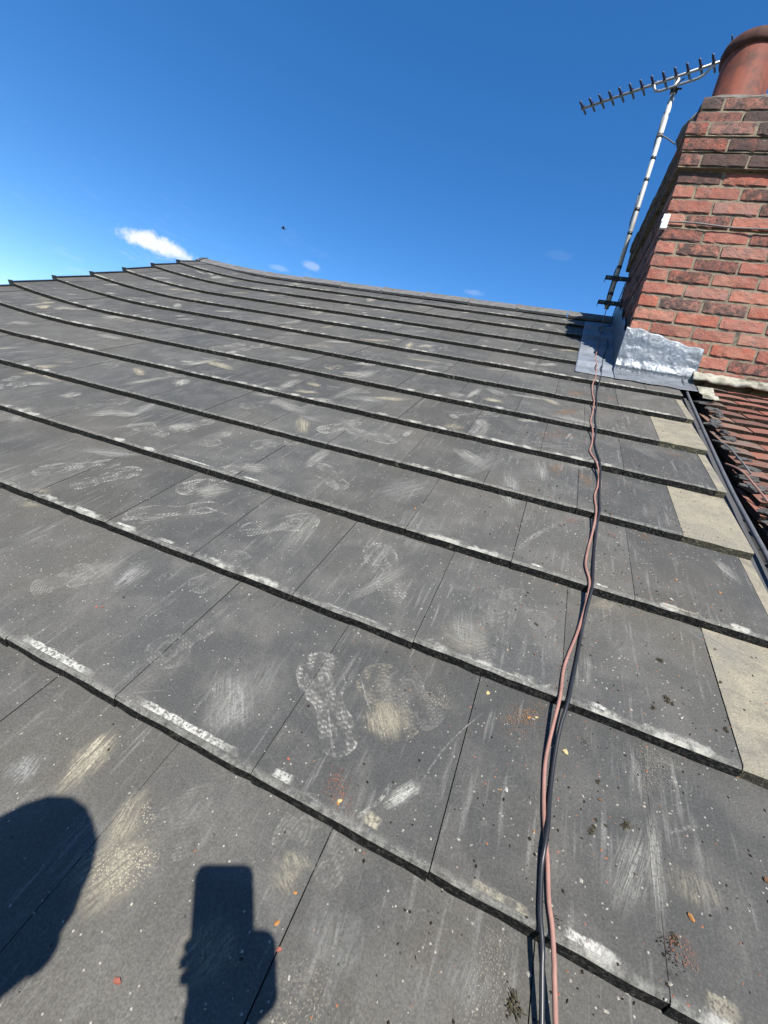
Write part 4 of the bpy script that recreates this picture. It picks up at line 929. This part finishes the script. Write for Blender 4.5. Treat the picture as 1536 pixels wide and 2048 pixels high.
# ------------------------------------------------------------------ the photographer, kneeling behind the lens, and the phone: their shadow falls on the tiles
CR = RFI @ CAM; r3 = RFI.to_3x3(); kr, kd, kf = r3 @ c_r, r3 @ c_d, r3 @ c_f
def K(x, y, z): return CR + kr * x + kd * y + kf * z
fm = Matrix.Identity(4)
for j in range(3): fm[j][0], fm[j][1], fm[j][2], fm[j][3] = c_r[j], c_d[j], c_f[j], CAM[j]
q = MB(); rad = .013; pts = []
for cx, cy, a0 in ((.018 - rad, .1395 - rad, 0), (-.060 + rad, .1395 - rad, 90), (-.060 + rad, -.020 + rad, 180), (.018 - rad, -.020 + rad, 270)):
    for k in range(6): a = R_(a0 + 18 * k); pts.append((cx + rad * math.cos(a), cy + rad * math.sin(a)))
m_ = len(pts); q.add([(x, y, -.004) for x, y in pts] + [(x, y, -.012) for x, y in pts], [tuple(range(m_)), tuple(range(m_, 2 * m_))[::-1]] + [(i, (i + 1) % m_, m_ + (i + 1) % m_, m_ + i) for i in range(m_)])
ph = q.build('phone', plain('phone_shell', (.03, .03, .035), .3, .2, .5, .1, 30, 0), None, fm); tag(ph, 'dark phone held up to take the picture, seen only as its shadow', 'phone')
q = MB(); q.box((-.057, -.017, -.0128), (.015, .136, -.0122)); q.build('screen', plain('phone_screen', (.01, .01, .012), .1, 0, .6, 0, 30, 0), ph)
def skinned(name, chains, mat, parent=None, sub=2):
    """one continuous surface grown round a skeleton; chains share joints by position"""
    V, E_, R3, ix = [], [], [], {}
    for ch in chains:
        last = None
        for p, r in ch:
            key = tuple(round(c, 4) for c in p)
            if key not in ix: ix[key] = len(V); V.append(tuple(p)); R3.append(r)
            i = ix[key]
            if last is not None and last != i: E_.append((last, i))
            last = i
    me = bpy.data.meshes.new(name); me.from_pydata(V, E_, []); me.materials.append(mat.m)
    o = obj(name, me, parent, None if parent else RF)
    sk = o.modifiers.new('skin', 'SKIN')
    for i, d_ in enumerate(me.skin_vertices[0].data if len(me.skin_vertices) else []): d_.radius = (R3[i], R3[i]); d_.use_root = i == 0
    sb = o.modifiers.new('smooth', 'SUBSURF'); sb.levels = sub; sb.render_levels = sub
    for p in me.polygons: p.use_smooth = True
    return o
def skin_obj(name, chains, mat, parent=None):
    o = skinned(name, chains, mat, parent); me = o.data
    if not len(me.skin_vertices):
        bpy.context.view_layer.objects.active = o
        bm = bmesh.new(); bm.from_mesh(me); bm.verts.layers.skin.verify(); bm.to_mesh(me); bm.free()
    rad_ = {}
    for ch in chains:
        for p, r in ch: rad_.setdefault(tuple(round(c, 4) for c in p), r)
    for v in me.vertices:
        d_ = me.skin_vertices[0].data[v.index]; r = rad_.get(tuple(round(c, 4) for c in v.co), None)
        if r is None: r = min(((Vector(k_) - v.co).length, rr) for k_, rr in rad_.items())[1]
        d_.radius = (r, r); d_.use_root = v.index == 0
    return o
UPV = Vector((0, .4695, .8829)); HC = Vector((.327, -.343, .80)); side = Vector((1, 0, 0))
pel = Vector((.34, -.74, .20)); chest = Vector((.33, -.53, .48)); neck = HC - UPV * .15 + Vector((0, -.01, 0)); 
shR, shL = Vector((.50, -.50, .565)), Vector((.14, -.52, .545)); elR, wrR = Vector((.69, -.56, .42)), K(-.020, .200, -.035)
elL, wrL = Vector((.06, -.66, .33)), Vector((.10, -.52, .19))
hipR, hipL = Vector((.43, -.74, .17)), Vector((.25, -.74, .17)); knR, knL = Vector((.60, -.46, .085)), Vector((.02, -.52, .085)); anR, anL = Vector((.50, -.88, .06)), Vector((.16, -.90, .06))
toR, toL = Vector((.49, -1.02, .05)), Vector((.17, -1.04, .05))
palm = K(-.012, .128, -.030)
M_SKIN = plain('skin', (.42, .24, .17), .55, 0, .4, .12, 20, .1)
body = [[(pel, .10), (chest, .11), (neck, .048), (HC - UPV * .055 + Vector((0, .012, 0)), .078), (HC + UPV * .03, .083), (HC + UPV * .085, .068)],
        [(chest, .11), (shR, .05), (elR, .04), (wrR, .031), (palm, .036), (K(-.054, .114, -.020), .023)], [(palm, .036), (K(.030, .100, -.020), .024)], [(chest, .11), (shL, .05), (elL, .04), (wrL, .027), (wrL + Vector((.01, .09, -.03)), .026)],
        [(HC - UPV * .055 + Vector((0, .012, 0)), .078), (HC - UPV * .02 + Vector((.02, .092, -.01)), .014)],
        [(pel, .10), (hipR, .08), (knR, .055), (anR, .038), (toR, .03)], [(pel, .10), (hipL, .08), (knL, .055), (anL, .038), (toL, .03)]]
for i, y in enumerate((.086, .103, .120, .136)):
    e_ = (.0, .004, .002, -.010)[i]
    body.append([(palm, .026), (K(.040, y, -.010), .0100), (K(.034, y, .008), .0090), (K(-.012, y, .0095), .0085), (K(-.050 - e_, y, .007), .0078), (K(-.070 - e_, y - .002, -.006), .0068)])
body.append([(palm, .026), (K(.036, .098, -.026), .0115), (K(.030, .072, -.026), .0100), (K(.012, .052, -.024), .0085)])
for i in range(4): b0 = wrL + Vector((.01, .09, -.03)); body.append([(b0, .026), (b0 + Vector((-.024 + .016 * i, .05, -.01)), .009), (b0 + Vector((-.028 + .018 * i, .085, -.03)), .0075)])
person = skin_obj('person', body, M_SKIN); tag(person, 'person in dark work clothes kneeling behind the camera, seen only as a shadow', 'person')
M_JACK = plain('dark_work_jacket', (.03, .035, .05), .85, 0, .2, .25, 12, .3, .004); M_TROU = plain('grey_work_trousers', (.045, .045, .048), .9, 0, .2, .25, 12, .3, .004); M_BOOT = plain('brown_boots', (.09, .055, .03), .8); M_HAIR = plain('short_brown_hair', (.05, .032, .02), .7, 0, .3, .4, 60, .8, .006)
skin_obj('jacket', [[(pel + UPV * .03, .135), (chest, .150), (neck - UPV * .045, .072)], [(chest, .150), (shR, .072), (elR, .055), (wrR - (wrR - elR).normalized() * .03, .040)], [(chest, .150), (shL, .072), (elL, .055), (wrL - (wrL - elL).normalized() * .02, .040)]], M_JACK, person)
skin_obj('trousers', [[(pel, .135), (hipR, .095), (knR, .072), (anR, .055)], [(pel, .135), (hipL, .095), (knL, .072), (anL, .055)]], M_TROU, person)
for a, t_ in ((anR, toR), (anL, toL)): skin_obj('boot', [[(a + Vector((0, .02, 0)), .052), (a.lerp(t_, .5), .045), (t_, .042)]], M_BOOT, person)
q = MB(); q.blob(HC + UPV * .045 + Vector((0, -.018, 0)), (.102, .108, .112), 6, 3, .10); q.build('hair', M_HAIR, person, None, True)
for s in (-1, 1): q = MB(); q.blob(HC - UPV * .01 + Vector((s * .086, 0, 0)), (.012, .022, .034), s, 2, .1); q.build('ear', M_SKIN, person, None, True)
for s in (-1, 1): q = MB(); q.blob(HC + UPV * .005 + Vector((.012 + s * .032, .078, -.02)), (.012, .010, .010), s, 2, 0); q.build('eye', M_WHITE, person, None, True)
